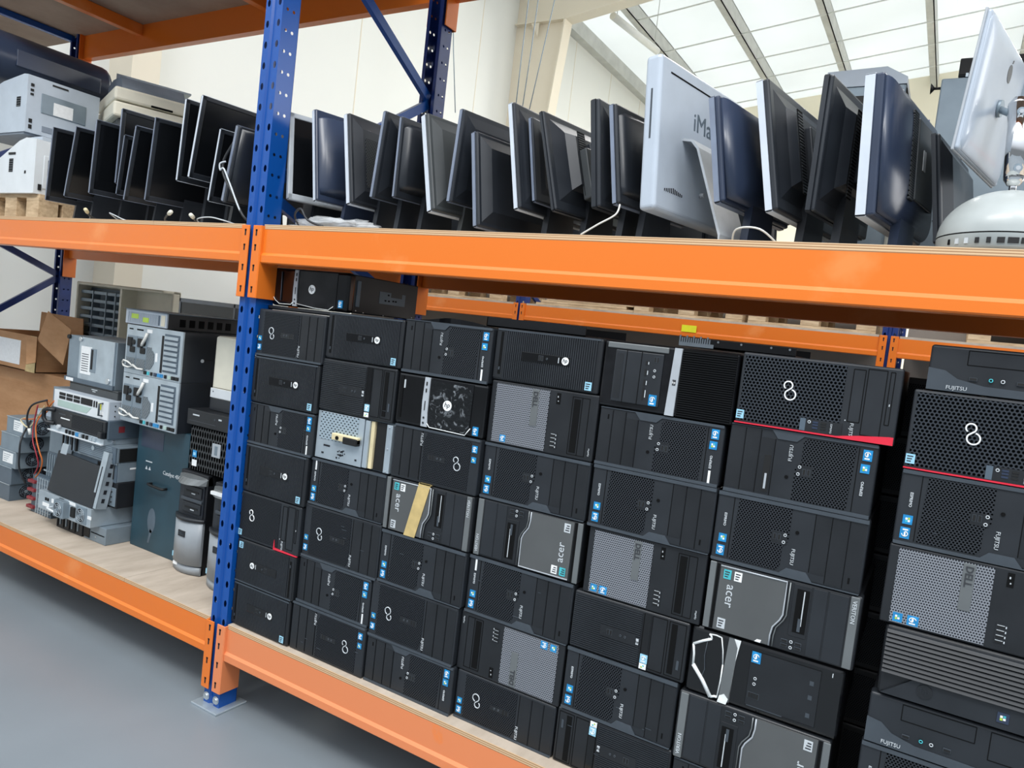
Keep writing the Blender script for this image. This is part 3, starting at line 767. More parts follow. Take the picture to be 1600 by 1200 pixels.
def h_cracked(t):                                         # mirror black front with a torn film outline
    t.body('gloss', th=.036, bev=.012)
    b = MB(); b.prism([(.245*t.L, .03*t.H), (.31*t.L, .03*t.H), (.335*t.L, .97*t.H), (.265*t.L, .97*t.H)], 'y', -.004, .002, 'dkslv'); o = t.put('silver_strip', b)
    b = MB(); b.prism([(.315*t.L, .03*t.H), (.325*t.L, .65*t.H), (.345*t.L, .97*t.H), (.33*t.L, .97*t.H), (.30*t.L, .97*t.H), (.328*t.L, .85*t.H)], 'y', -.0046, -.003, 'film'); t.put('painted_strip_highlight', b, o)  # pale sliver, a highlight painted down the strip
    t.text('badge_lettering', 'hp', .012, .275, .1, 'dklet', 0, .005, o)
    P = [(.13, .93), (.15, .87), (.03, .72), (.045, .42), (.19, .03), (.235, .06), (.245, .55), (.215, .93)]
    for a, c, r in ((0, 1, .003), (1, 2, .0036), (2, 3, .0032), (3, 4, .0052), (4, 5, .0036), (5, 6, .002), (6, 7, .0018), (7, 0, .002)):
        b = MB(); q = [Vector((P[i][0]*t.L, -.003, P[i][1]*t.H)) for i in (a, c)]; md = (q[0]+q[1])/2+Vector((.0015, 0, .002)); b.tube([q[0], md, q[1]], r, 'film', 5); t.put('film_scrap', b)
    b = MB(); b.tube([(x*t.L, -.002, z*t.H) for x, z in ((.125, .88), (.115, .6), (.128, .4), (.105, .2))], .0013, 'rim', 4); t.put('crack_line', b)
    b = MB(); b.prism([(.24*t.L, .0), (.30*t.L, .0), (.31*t.L, .08*t.H), (.28*t.L, .14*t.H), (.25*t.L, .1*t.H)], 'y', -.006, -.003, 'film'); t.put('film_scrap', b)
    t.rect('bay_panel', .42, .86, .1, .88, 'blk', .0016)
    b = MB(); t.frame(b, .42, .86, .1, .88); t.groove(b, .70, .12, .70, .86); t.put('bay_outline', b)
    for v in (.2, .45, .65): t.rect('drive_latch', .80, .825, v, v+.06, 'rim', .0024)
    b = MB(); t.jack(b, .465, .50, .0032, 'letter', .003); t.jack(b, .463, .42, .0032, 'letter', .003)
    for k in range(4): t.usb(b, .44+.018*k, .25, True, 'port', .003)
    t.put('port_panel', b); t.rect('bay_shine', .43, .66, .09, .1, 'rim', .002)
    t.sticker(.455, .8, .022, .028, 'blue', 0, .004)
    t.rect('small_badge', .925, .93, .85, .9, 'letter', .004)

def h_media(t):                                           # bay panel in a glossy surround, bright strip, black level ribs
    t.body('smudge', th=.04, bev=.008)
    t.rect('surround_top', .03, .5, .89, .975, 'dkslv', .003, .002)
    t.rect('bay_panel', .10, .47, .1, .87, 'blk2', .004, .002)
    b = MB(); t.groove(b, .19, .1, .19, .87, p=.005); t.groove(b, .305, .1, .305, .87, p=.005); t.put('bay_outline', b)
    t.rect('disc_drive', .112, .165, .15, .82, 'blk', .0046)
    b = MB()
    for v, h in ((.72, .03), (.58, .05), (.43, .05), (.27, .09)): t.R(b, .34, .352, v-h, v+h, 'port', .0052); t.R(b, .36, .366, v-h*.6, v+h*.6, 'letter', .0052)
    t.put('card_reader', b)
    b = MB(); t.jack(b, .415, .62, .003, 'letter', .0052); t.jack(b, .415, .53, .003, 'letter', .0052)
    for k in range(2): t.usb(b, .41+.02*k, .78, True, 'port', .0052)
    t.put('port_panel', b)
    t.sticker(.425, .19, .022, .03, 'blue', 0, .0055)
    b = MB(); b.prism([(.525*t.L, .01*t.H), (.59*t.L, .01*t.H), (.60*t.L, .985*t.H), (.545*t.L, .985*t.H)], 'y', -.006, .002, 'silver'); o = t.put('silver_strip', b)
    t.rect('square_badge', .556, .58, .45, .53, 'dklet', .007, parent=o); t.text('badge_lettering', 'hp', .009, .568, .49, 'logo', 0, .0075, o)
    b = MB(); n = 30
    for k in range(n):
        v = .02+k*.955/n; b.box(.605*t.L, .985*t.L, -.0045, .001, v*t.H, v*t.H+.0034, 'gloss')
    t.put('ribbed_grille', b); b = MB(); t.R(b, .605, .985, .01, .98, 'gap', .0012); t.put('grille_back', b)

def d_mesh(t, text=True, two=False):                      # silver mesh with a badge bar, plain black other half
    t.body('blk', th=.034, bev=.004)
    t.rect('silver_mesh', .055, .565, .03, .965, 'dellm', .0018)
    o = t.rect('badge_bar', .405, .47, .38, .955, 'dkslv', .0032, .0008)
    t.text('brand_lettering', 'DELL', .021, .437, .8, 'dklet', -90, .0038, o, True)
    b = MB(); t.frame(b, .775, .925, .06, .93); t.groove(b, .86, .06, .86, .93); t.put('bay_outline', b)
    t.rect('disc_drive', .79, .845, .09, .9, 'gap', .0013)
    b = MB(); t.R(b, .61, .675, .1, .34, 'blk', .0012)
    for v in (.12, .18, .24, .30): t.R(b, .617, .655, v-.012, v+.012, 'port', .002); t.R(b, .617, .655, v+.012, v+.018, 'letter', .002); t.R(b, .66, .666, v-.01, v+.015, 'letter', .002)
    t.put('port_panel', b)
    b = MB(); t.R(b, .63, .665, .78, .95, 'gap', .0012); t.R(b, .64, .647, .88, .905, 'letter', .002); t.R(b, .645, .652, .82, .835, 'letter', .002); t.put('indicator', b)
    t.text('model_lettering', 'OptiPlex', .0065, .965, .14, 'letter', 90)
    t.sticker(.10 if two else .165, .1, .02, .021, 'blue', 1 if two else 0)
    if two: t.sticker(.185, .1, .023, .023, 'blue', 0)

def a_slate(t, tape=False, text=True, film=False):        # brushed panel with a wavy edge, black bays, grey end rails
    t.body('blk', th=.04, bev=.006)
    for (a, c) in ((.0, .045), (.93, .985)): t.rect('end_rail', a, c, .02, .985, 'dkslv', .004, .002)
    t.rect('rail_shadow', .05, .068, .03, .97, 'gap', .001)
    W = [(.53, .96), (.53, .5), (.515, .42), (.475, .3), (.465, .18), (.465, .03)]
    t.poly('brushed_panel', [(.075, .03), (.08, .96)]+W, 'acerp', .005)
    b = MB(); b.tube([(u*t.L, -.0055, v*t.H) for u, v in [(.08, .955)]+W], .0022, 'silver', 5); t.put('panel_edge', b)
    b = MB(); b.tube([((u+.022)*t.L, -.004, v*t.H) for u, v in W], .0018, 'dkslv', 5); t.put('panel_edge', b)
    t.text('brand_lettering', 'acer', .034, .165, .55, 'letter', -90, .0056)
    t.sticker(.13, .85, .019, .024, 'cyan', 2, .006); t.sticker(.205, .85, .019, .024, 'paper', 2, .006); t.sticker(.13, .14, .02, .026, 'letter', 2, .006)
    for (a, c) in ((.575, .69), (.70, .79), (.80, .92)): t.rect('bay_cover', a, c, .03 if a > .6 else .24, .96, 'blk2' if a > .6 else 'blk', .0014, .001)
    o = t.rect('card_reader', .60, .68, .3, .9, 'gap', .0022); t.rect('card_slot', .628, .648, .32, .5, 'rim', .003, parent=o); t.rect('disc_slot', .645, .652, .4, .88, 'letter', .0028, parent=o)
    b = MB()
    for u in (.56, .65):
        for v in (.09, .15): t.usb(b, u, v, False, 'port', .003)
    t.jack(b, .605, .16, .0032, 'letter', .003); t.jack(b, .605, .08, .0032, 'letter', .003); t.put('port_panel', b)
    if text: t.text('model_lettering', 'VERITON', .0135, .955, .78, 'letter', -90, .0046)
    if tape:
        b = MB(); b.prism([(.27*t.L, .0), (.40*t.L, -.0), (.525*t.L, 1.02*t.H), (.39*t.L, 1.02*t.H)], 'y', -.0075, -.006, 'tape'); b.prism([(.39*t.L, 1.0*t.H), (.525*t.L, 1.0*t.H), (.53*t.L, 1.02*t.H), (.40*t.L, 1.02*t.H)], 'y', -.0075, .03, 'tape'); t.put('tape_strip', b)
    if film:
        b = MB(); b.prism([(.37*t.L, .03*t.H), (.41*t.L, .03*t.H), (.415*t.L, .07*t.H), (.385*t.L, .065*t.H)], 'y', -.0062, -.005, 'logo'); t.put('torn_label', b)

def bare_chassis(t):                                      # no cover: punched steel front, brackets, loose board
    b = MB(); b.box(0, t.L, .02, t.D, 0, t.H, 'metal2', .002); t.put('case', b)
    b = MB(); b.box(.01*t.L, .63*t.L, .0, .022, .02*t.H, .985*t.H, 'metal', .001); o = t.put('front_plate', b)
    t.rect('punched_area', .05, .56, .42, .97, 'slotm', .0012, parent=o)
    b = MB()
    for k in range(26):
        a, r = random.uniform(0, 2*PI), random.uniform(.2, 1); u, v = .36+.06*r*math.cos(a), .2+.1*r*math.sin(a)
        b.cyl((u*t.L, -.0012, v*t.H), (u*t.L, 0, v*t.H), .0022, 'hole', 6)
    for u, v, w in ((.1, .12, .01), (.12, .28, .03), (.3, .08, .006), (.55, .12, .008)): b.box(u*t.L, u*t.L+w, -.0012, 0, v*t.H, v*t.H+.006, 'hole')
    t.put('punched_slots', b, o)
    b = MB(); b.box(.26*t.L, .60*t.L, -.018, 0, .46*t.H, .6*t.H, 'wire_y', .003); b.box(.42*t.L, .6*t.L, -.022, 0, .43*t.H, .57*t.H, 'port', .003); b.cyl((.34*t.L, -.021, .52*t.H), (.34*t.L, -.01, .52*t.H), .007, 'gap', 10); t.put('loose_switch', b)
    for (a, c, m, d) in ((.645, .70, 'metal', 0.), (.705, .75, 'wire_y', .006), (.76, .90, 'port', .012), (.915, .985, 'metal', 0.)):
        t_ = MB(); t_.box(a*t.L, c*t.L, d, .022, .03*t.H, .97*t.H, m, .001); t.put('bay_bracket', t_)
    b = MB()
    for v in (.06, .5, .92): b.cyl((.945*t.L, -.003, v*t.H), (.945*t.L, .002, v*t.H), .003, 'bolt', 8)
    t.put('screw', b)

def slim_flat(t, curved=True, light=False):               # small form factor: drive bays above, curved grey corner
    t.body('blk2', th=.036, bev=.006)
    t.poly('curved_lip', [(0, .02), (.98, .02), (.98, .16), (.3, .2), (.16, .3), (.09, .46), (0, .5)], 'rim', .003)
    b = MB(); t.frame(b, .2, .62, .62, .93); t.frame(b, .70, .96, .4, .93); t.put('bay_outline', b)
    b = MB(); t.usb(b, .24, .33, False, 'port', .004); t.jack(b, .33, .34, .0034, 'cyan', .004); t.jack(b, .39, .34, .0034, 'letter', .004); t.usb(b, .48, .33, False, 'port', .004); t.put('port_panel', b)
    t.text('brand_lettering', 'FUJITSU', .012, .16, .1, 'letter', 0, .0036)
    t.sticker(.80, .22, .019, .02, 'blue', 0, .004)

def workstation(t):                                       # deep level louvres over a smooth band
    t.body('blk', th=.05, bev=.012)
    b = MB(); n = 10
    for k in range(n):
        v = .34+k*.062; x0 = .012
        b.loft([[(x*t.L, -.002, v*t.H), (x*t.L, -.014, v*t.H+.0015), (x*t.L, -.010, (v+.05)*t.H), (x*t.L, -.001, (v+.052)*t.H)] for x in (x0, .985)], 'louv')
    t.put('louvre', b)
    t.poly('smooth_band', [(.02, .04), (.985, .04), (.985, .33), (.16, .33), (.06, .12)], 'blk2', .006)
    b = MB(); b.cyl((.22*t.L, -.008, .22*t.H), (.22*t.L, 0, .22*t.H), .016, 'blk', 24, smooth=False); o = t.put('round_badge', b)
    t.text('badge_lettering', 'hp', .02, .22, .23, 'blk2', 0, .0086, o)
    t.sticker(.565, .19, .022, .022, 'mnavy', 1, .008)
    b = MB()
    for u in (.68, .75): b = MB(); t.R(b, u, u+.045, .16, .19, 'port', .008); t.R(b, u, u+.045, .19, .2, 'rim', .008); t.put('usb_port', b)

# columns: (left, right, kind, flip) from the top; z boundaries measured on the stack fronts
N4 = dict(fo=f_octagon, f8=f_eight, fr=f_red, hr=h_ribs, hl=h_lines, hg=h_gloss, hc=h_cracked, hm=h_media, dm=d_mesh, ac=a_slate, bc=bare_chassis, sf=slim_flat, ws=workstation)
LOOK = {('fo', 0): 'black tower, cut-corner vent on right', ('fo', 1): 'black tower, cut-corner vent on left', ('f8', 0): 'black tower, looped logo on right', ('f8', 1): 'black tower, looped logo on left',
        ('fr', 0): 'mesh tower with red lower corner', ('hr', 0): 'black tower with fine upright ribs', ('hr', 1): 'black tower, white badge at left', ('hl', 0): 'black tower, level ribs on left', ('hl', 1): 'black tower, level ribs on right',
        ('hg', 0): 'glossy black tower, white slotted strip', ('hc', 0): 'glossy tower, torn white film outline', ('hm', 0): 'tower with bright strip and black ribs', ('dm', 0): 'tower with silver mesh on left', ('dm', 1): 'tower with silver mesh on right',
        ('ac', 0): 'grey panelled tower, panel on left', ('ac', 1): 'grey panelled tower, panel on right', ('bc', 0): 'bare silver chassis without front cover', 
        ('sf', 0): 'slim black computer with curved corner', ('ws', 0): 'black workstation with wide level louvres'}
C = [
 (.02, [1.558, 1.383, 1.206, 1.050, .866, .683, .516, .346], [(.045, .388, 'f8', 1), (.038, .382, 'hr', 0), (.039, .379, 'fo', 0), (.040, .369, 'hr', 0), (.031, .361, 'fr', 0), (.027, .357, 'hr', 1), (.019, .350, 'hr', 0)]),
 (.03, [1.575, 1.411, 1.228, 1.054, .886, .692, .523, .346], [(.391, .731, 'hr', 0), (.385, .722, 'hl', 0), (.382, .731, 'bc', 0), (.373, .722, 'fo', 1), (.365, .722, 'f8', 1), (.361, .704, 'fo', 0), (.354, .704, 'f8', 0)]),
 (.035, [1.580, 1.406, 1.235, 1.056, .876, .697, .505, .346], [(.734, 1.073, 'fo', 0), (.725, 1.077, 'hg', 0), (.734, 1.075, 'f8', 0), (.725, 1.072, 'ac', 0), (.725, 1.068, 'fo', 1), (.708, 1.061, 'f8', 1), (.708, 1.068, 'fo', 0)]),
 (.05, [1.585, 1.424, 1.231, 1.057, .873, .690, .503, .346], [(1.076, 1.433, 'hr', 0), (1.080, 1.440, 'dm', 0), (1.078, 1.440, 'fo', 1), (1.075, 1.440, 'ac', 1), (1.071, 1.434, 'fo', 1), (1.064, 1.430, 'dm', 1), (1.072, 1.424, 'f8', 1)]),
 (.05, [1.585, 1.397, 1.232, 1.054, .862, .695, .510, .346], [(1.437, 1.814, 'hm', 0), (1.447, 1.800, 'fo', 0), (1.450, 1.802, 'fo', 1), (1.459, 1.800, 'dm', 0), (1.438, 1.778, 'hl', 0), (1.437, 1.768, 'fo', 1), (1.430, 1.774, 'hl', 1)]),
 (.05, [1.592, 1.409, 1.230, 1.048, .865, .684, .500, .346], [(1.821, 2.186, 'fr', 0), (1.813, 2.159, 'fo', 0), (1.806, 2.163, 'fo', 1), (1.810, 2.172, 'ac', 0), (1.782, 2.159, 'hc', 0), (1.774, 2.150, 'ac', 1), (1.78, 2.15, 'fo', 0)]),
 (.05, [1.655, 1.550, 1.365, 1.190, 1.004, .835, .715, .532, .346], [(2.233, 2.60, 'sf', 0), (2.212, 2.58, 'fr', 0), (2.212, 2.57, 'fo', 1), (2.210, 2.575, 'dm', 0), (2.226, 2.66, 'ws', 0), (2.216, 2.56, 'sf', 0), (2.212, 2.57, 'fo', 1), (2.21, 2.57, 'f8', 1)]),
]
for ci, (y, zs, L) in enumerate(C):
    for k, (a, c, kind, fl) in enumerate(L):
        st = 'the %s stack from the blue post' % ORD[ci+1] if ci < 6 else 'the rightmost stack'
        pos = 'topmost' if (k == 0 and ci > 1) else ORD[k+1+(1 if ci < 2 else 0)]+' down'
        if k == len(L)-1: pos = 'bottom'
        lk = LOOK[(kind, fl)]
        if kind == 'ac' and ci == 2: lk = 'grey panelled tower with tape strip'
        a = max(a, .0425)
        t = Tower('desktop_tower' if kind not in ('bc', 'sf', 'ws') else {'bc': 'open_chassis', 'sf': 'slim_desktop', 'ws': 'workstation'}[kind],
                  lk+', '+pos+' in '+st, a, c, y+random.uniform(-.003, .003), zs[k+1]+.0004, zs[k]-.0012, bool(fl), .40 if kind != 'ws' else .42)
        f = N4[kind]
        if kind == 'fo': f(t, label_strip=(ci, k) in ((0, 2), (1, 3), (1, 5), (3, 4), (2, 0), (4, 1)), drive=(ci, k) in ((5, 1), (6, 2)))
        elif kind == 'fr': f(t, big=ci > 0)
        elif kind == 'ac': f(t, tape=ci == 2, film=ci == 5 and k == 3)
        elif kind == 'dm': f(t, two=ci > 3 or fl == 1)
        else: f(t)
        if kind in ('fo', 'f8', 'hl', 'hr') and random.random() < .6: scuffs(t, random.randint(1, 4))
t = Tower('desktop_tower', 'glossy black tower with silver strip, topmost beside the blue post', .0425, .426, .075, 1.5755, 1.717, False, .395); h_gloss(t, (.30, .345), 1)
L_ = t.L-.004
b = MB(); b.box(L_-.001, L_+.0012, .17, .32, .05, .095, 'steel'); b.box(L_-.001, L_+.0014, .235, .30, .078, .0955, 'case')
for y_, z_ in ((.2, .06), (.22, .06), (.245, .062), (.26, .062), (.215, .082)): b.box(L_, L_+.0018, y_, y_+.01, z_, z_+.006, 'gap')
t.put('grey_label', b); b = MB(); b.box(L_-.001, L_+.004, .045, .065, .025, .12, 'steel', .002); t.put('side_handle', b)
for y_, z_ in ((.05, .012), (.09, .008), (.2, .006), (.37, .012)):
    b = MB(); b.cyl((L_, y_, z_), (L_+.002, y_, z_), .002, 'bolt', 8); t.put('screw', b)
# loose covers lying on the rear half of the stacks
def lid(x0, x1, y0, y1, z, label, edge=False, h=.02):
    t = thing('case_cover', label, 'computer cover', ((x0+x1)/2, (y0+y1)/2, z), 0, 'loose covers lying on the stacks')
    w, d = (x1-x0)/2, (y1-y0)/2; b = MB(); b.box(-w, w, -d, d, 0, .004, 'case'); b.box(-w, w, -d, -d+.003, 0, h, 'case'); b.box(-w, w, d-.003, d, 0, h, 'case'); b.box(-w, -w+.003, -d, d, 0, h, 'case'); b.build('cover', t)
    if edge:
        b = MB()
        for k in range(14): b.box(-w+.006*k*1.1, -w+.006*k*1.1+.004, -d-.002, -d+.002, h*.35, h*(1.0+.25*(k % 3 == 0)), 'metal')
        b.box(-w, -w+.1, -d-.0015, -d+.001, 0, h*.45, 'metal'); b.build('contact_strip', t)
        b = MB()
        for x in (-.3, .1, .6, .9): b.cyl((x*w, -d-.003, h*.8), (x*w, -d, h*.8), .003, 'bolt', 8)
        b.build('screw', t)
lid(.99, 1.34, .12, .44, 1.5845, 'dark cover lying on the ribbed tower of the fourth stack', h=.03)
lid(1.60, 1.92, .2, .44, 1.5915, 'dark slotted cover with silver contacts behind bright strip tower', True, .024)
b = MB(); b.loft([[(.62+.3*s, .25+.02*math.sin(s*9), 1.5805+.016*math.sin(PI*s)*(1 if k else 0)+.002*k) for s in (i/8 for i in range(9))] + [(.62+.3*s, .36, 1.5805+.001*k) for s in (1-i/8 for i in range(9))] for k in (0, 1)], 'mshell'); tag(b.build('rubber_mat'), 'crumpled black mat lying on top of third stack', 'mat')

lid(.055, .388, .05, .38, 1.5583, 'thin dark cover under the glossy tower beside the post', h=.015)  # added to keep the gap below the tower dark
GB2 = 'towers of the back row seen through the gap'
for k in range(7):
    t = Tower('desktop_tower', 'black tower of the back row, glimpsed in the gap beside rightmost stack', 2.0, 2.36, .56, .3465+ .176*k, .3465+ .176*k+.174, bool(k % 2), .36, grp=GB2)
    t.body('case', th=.034); t.rect('vent_mesh', .4, .95, .1, .9, 'mesh8', .0012); t.rect('bay_cover', .05, .35, .1, .9, 'blk', .0012)
for k in range(7):
    t = Tower('desktop_tower', 'black tower of the back row, glimpsed in the gap beside rightmost stack', 2.37, 2.73, .57, .3465+ .176*k, .3465+ .176*k+.174, bool(k % 2), .36, grp=GB2)
    t.body('case', th=.034); t.rect('vent_mesh', .4, .95, .1, .9, 'mesh8', .0012); t.rect('bay_cover', .05, .35, .1, .9, 'blk', .0012)
# ------------------------------------------------------------------ monitors in a row on the middle shelf
ZT = ZM+BT
GM = 'flat monitors in a row on the middle shelf'
def monitor(label, xb, xt, zb, zt, y0, w, t=.022, yaw=11., style='flat', face=-1, edge='medge', shell='mshell', bulge=.035, foot='plate', rim=None, lab=False, front='mshell', grp=GM, base_r=.085, name='monitor'):
    """panel standing on edge: thickness along x, width along y; face -1 shows its back to the camera"""
    h = (zt-zb)/max(.9, math.cos(math.atan2(xt-xb, zt-zb)))
    lean = math.atan2(xt-xb, zt-zb)
    R = Matrix.Rotation(-math.radians(yaw), 4, 'Z') @ Matrix.Rotation(lean, 4, 'Y')
    T = Matrix.Translation((xb, y0, zb)) @ R
    ctr = T @ Vector((t/2, w*.5, 0))
    ox, oy = ctr.x, ctr.y
    root = thing(name, label, 'monitor', (ox, oy, ZT), 0, grp)
    W = Matrix.Translation((-ox, -oy, -ZT)) @ T
    if face > 0: W = W @ Matrix(((-1, 0, 0, t), (0, 1, 0, 0), (0, 0, 1, 0), (0, 0, 0, 1)))
    rim = rim or edge
    # bezel frame (rim strips paint aisle light on the edge) around the glass
    b = MB(); bw = .018
    fm = front
    b.box(0, t*.55, 0, w, 0, bw*1.3, fm, .003); b.box(0, t*.55, 0, w, h-bw, h, fm, .003); b.box(0, t*.55, 0, bw, 0, h, fm, .003); b.box(0, t*.55, w-bw, w, 0, h, fm, .003)
    b.box(.001, t*.54, -.0008, .002, .003, h-.003, rim); b.box(.001, t*.54, .003, w-.003, h-.002, h+.0008, rim); b.box(.001, t*.54, .003, w-.003, -.0008, .002, rim)
    b.build('bezel', root, W)
    b = MB(); b.box(.003, t*.4, bw-.002, w-bw+.002, bw, h-bw+.002, 'screen'); b.build('screen', root, W)
    b = MB(); b.box(t*.5, t, .001, w-.001, .001, h-.001, edge if style in ('thick',) else shell, .005, 2)
    if style == 'flat':
        b.loft([[(x, y, z) for y, z in ((i, i), (w-i, i), (w-i, h-i), (i, h-i))] for x, i in ((t-.001, .012), (t+bulge*.35, .05))], shell)
    elif style == 'bulge':
        b.loft([[(x, y, z) for y, z in ((i, j), (w-i, j), (w-i, h-k), (i, h-k))] for x, i, j, k in ((t-.001, .02, .03, .02), (t+bulge*.4, .07, .07, .06), (t+bulge, .09, .085, .075))], shell)
    elif style == 'convex':
        n = 9; rg = []
        for s in range(n+1):
            a = s/n; i = .008+.09*(1-math.cos(a*PI/2)); x = t-.001+bulge*math.sin(a*PI/2)
            rg.append([(x, y, z) for y, z in ((i, i), (w-i, i), (w-i, h-i), (i, h-i))])
        b.loft(rg, shell, True)
    elif style == 'curve':
        rg = []
        for s in range(13):
            y = .012+(w-.024)*s/12; d = bulge*math.sin(PI*s/12)**.7
            rg.append([(t-.002, y, .02), (t+d, y, .05), (t+d, y, h-.035), (t-.002, y, h-.015)])
        b.loft(rg, shell, True)
    back = b.build('back_shell', root, W)
    top = t+(bulge if style == 'bulge' else bulge*.35 if style == 'flat' else bulge)
    if style == 'bulge':
        q = MB(); q.box(top-.001, top+.0012, .1, .135, .16*h, .82*h, 'gap')
        for k in range(26): z = (.17+.64*k/26)*h; q.box(top, top+.002, .1, .135, z, z+.0045, shell)
        q.build('vent', back, W)
        q = MB(); q.box(top-.006, top+.014, w*.34, w*.66, h*.3, h*.72, shell, .004); q.build('mount_block', back, W)
        if lab:
            q = MB(); q.box(top-.001, top+.0154, w*.5, w*.62, h*.42, h*.6, 'letter'); q.build('grey_label', back, W)
    if style == 'flat' and lab:
        q = MB(); q.box(top-.006, top+.001, .06, .14, h*.2, h*.75, 'ventm'); q.build('vent', back, W)
    # neck and foot, standing upright whatever the panel's lean
    s = 1 if face < 0 else 0
    nb = W @ Vector((t+.01 if face < 0 else t*.8, w*.5, h*.16))
    f = Vector((math.cos(math.radians(yaw)), -math.sin(math.radians(yaw)), 0)); g = Vector((-f.y, f.x, 0))
    ft = Vector((nb.x, nb.y, 0)); zt2 = nb.z+.04
    if foot != 'none':
        q = MB(); q.loft([[ft+f*a+g*c+Vector((0, 0, z)) for a, c in ((-.011, -hw), (.011, -hw), (.011, hw), (-.011, hw))] for z, hw in ((.006, .075), (zt2*.5, .065), (zt2, .06))], shell if foot != 'silver' else 'silver'); q.build('stand_neck', root)
        q = MB()
        q.loft([[ft+f*(a*.92 if k else a)*base_r*.52+g*(c*.95 if k else c)*.115+Vector((0, 0, .0005+.009*k)) for a, c in ((math.cos(u), math.sin(u)) for u in (2*PI*i/20 for i in range(20)))] for k in (0, 1)], shell if foot != 'silver' else 'silver'); q.build('stand_base', root)
    return root, W, h

MN = [  # label, xb, xt, zb, zt, then shape
 # left of the post
 ('black monitor at the far left end of the row', -1.606, -1.558, 1.96, 2.305, dict(w=.40, face=1, yaw=12)),
 ('black monitor, second from the left end, leaning right', -1.442, -1.34, 1.981, 2.298, dict(w=.38, face=1, yaw=11)),
 ('black monitor, third from the left end of the row', -1.235, -1.202, 1.992, 2.323, dict(w=.42, face=1, yaw=10)),
 ('tall black monitor raised above its neighbours, fourth from left end', -1.10, -1.085, 2.045, 2.38, dict(w=.45, face=1, yaw=9, y0=.10)),
 ('wide black monitor with rounded corners, sixth from left end', -.955, -.865, 1.965, 2.28, dict(w=.40, face=1, yaw=14, y0=.06)),
 ('wide black monitor, seventh from left end, half facing the aisle', -.799, -.739, 1.963, 2.308, dict(w=.45, face=1, yaw=16)),
 ('slim silver edged monitor raised high, fourth left of the blue post', -.592, -.567, 2.044, 2.378, dict(w=.40, face=1, yaw=8, edge='medgel', shell='mshell', t=.02)),
 ('large silver edged monitor raised high, third left of the blue post', -.517, -.457, 2.059, 2.386, dict(w=.50, face=1, yaw=7, edge='medgel')),
 ('pale edged small monitor second left of the blue post', -.375, -.324, 1.962, 2.246, dict(w=.34, face=1, yaw=9, edge='medgel', t=.018)),
 ('thick layered monitor with hanging cable, first left of the blue post', -.286, -.211, 1.962, 2.252, dict(w=.34, yaw=12, style='convex', edge='medgel', rim='medge', t=.034, bulge=.03)),
 # right of the post
 ('silver framed monitor showing its dark screen, first right of post', .045, -.010, 1.972, 2.30, dict(y0=.09, w=.36, face=1, yaw=20, edge='silver', front='silver', t=.03, foot='plate')),
 ('blue grey monitor with silver corner, second right of the post', .226, .155, 1.962, 2.297, dict(w=.36, yaw=15, style='curve', shell='mnavy', edge='medge', rim='medgel', t=.024, bulge=.04)),
 ('black monitor with barcode label on its back, third right of post', .39, .326, 1.953, 2.27, dict(w=.36, yaw=8, style='flat', edge='mshell', rim='medgel', lab=True, t=.03)),
 ('black monitor leaning right, fourth right of the post', .494, .523, 1.978, 2.268, dict(w=.34, yaw=9, edge='medge', rim='medge', t=.022, bulge=.02)),
 ('rounded glossy black monitor, fifth right of the post', .585, .585, 1.981, 2.25, dict(w=.36, yaw=12, style='curve', edge='mshell', rim='medge', shell='mshell', t=.016, bulge=.03, y0=.07)),
 ('dark grey monitor leaning left with thick silver edge, sixth right of post', .75, .662, 1.93, 2.252, dict(w=.38, yaw=15, style='flat', edge='mshellg', shell='mshellg', rim='medgel', t=.034, bulge=.03)),
 ('large black monitor leaning right, seventh right of the post', .815, .834, 1.967, 2.26, dict(w=.46, yaw=14, style='flat', edge='medge', t=.024, y0=.07, bulge=.02)),
 ('small monitor set low on the board, eighth right of the post', .944, .887, 1.885, 2.183, dict(w=.40, yaw=14, style='flat', edge='medgel', rim='medge', foot='none', t=.026, y0=.05, bulge=.04)),
 ('slim black monitor with bright edge, ninth right of the post', 1.08, 1.008, 1.943, 2.268, dict(w=.40, yaw=9, edge='mshell', rim='medgel', t=.026, bulge=.012)),
 ('dark monitor with raised box on its back, tenth right of post', 1.21, 1.113, 1.94, 2.24, dict(w=.42, yaw=13, style='bulge', edge='medge', rim='mshell', t=.018, bulge=.04)),
 ('black monitor with vented edge, eleventh right of the post', 1.338, 1.290, 1.951, 2.261, dict(w=.36, yaw=10, style='flat', edge='mshell', rim='mshell', t=.03, bulge=.01, lab=True)),
 ('rounded black monitor just left of the tall pearl computer', 1.402, 1.347, 1.961, 2.245, dict(w=.36, yaw=14, style='curve', edge='mshell', rim='medge', shell='mshell', t=.024, bulge=.02)),
 ('blue black monitor with bulged back, right of the pearl computer', 1.69, 1.633, 1.967, 2.247, dict(w=.40, yaw=13, style='convex', edge='mnavy', shell='mnavy', rim='medge', t=.03, bulge=.05)),
 ('silver edged monitor with slotted vent and grey label on its back', 1.823, 1.751, 1.946, 2.28, dict(w=.46, yaw=11, style='bulge', edge='mshellg', rim='medgel', shell='mshell', t=.034, bulge=.03, lab=True)),
 ('black monitor with sloped ridge, second left of the dome computer', 1.917, 1.919, 1.95, 2.28, dict(w=.42, yaw=11, style='bulge', edge='mshell', rim='mshell', t=.024, bulge=.035, y0=.06)),
 ('widest monitor with white edge and blue rounded back, near dome', 2.032, 2.01, 1.939, 2.275, dict(w=.44, yaw=11, style='convex', edge='mshellg', shell='mnavy', rim='medgel', t=.044, bulge=.04)),
 ('black monitor standing low right behind the dome computer', 2.197, 2.156, 1.908, 2.177, dict(w=.36, yaw=11, style='flat', edge='mshell', rim='mshell', t=.02, y0=.22, bulge=.05)),
]
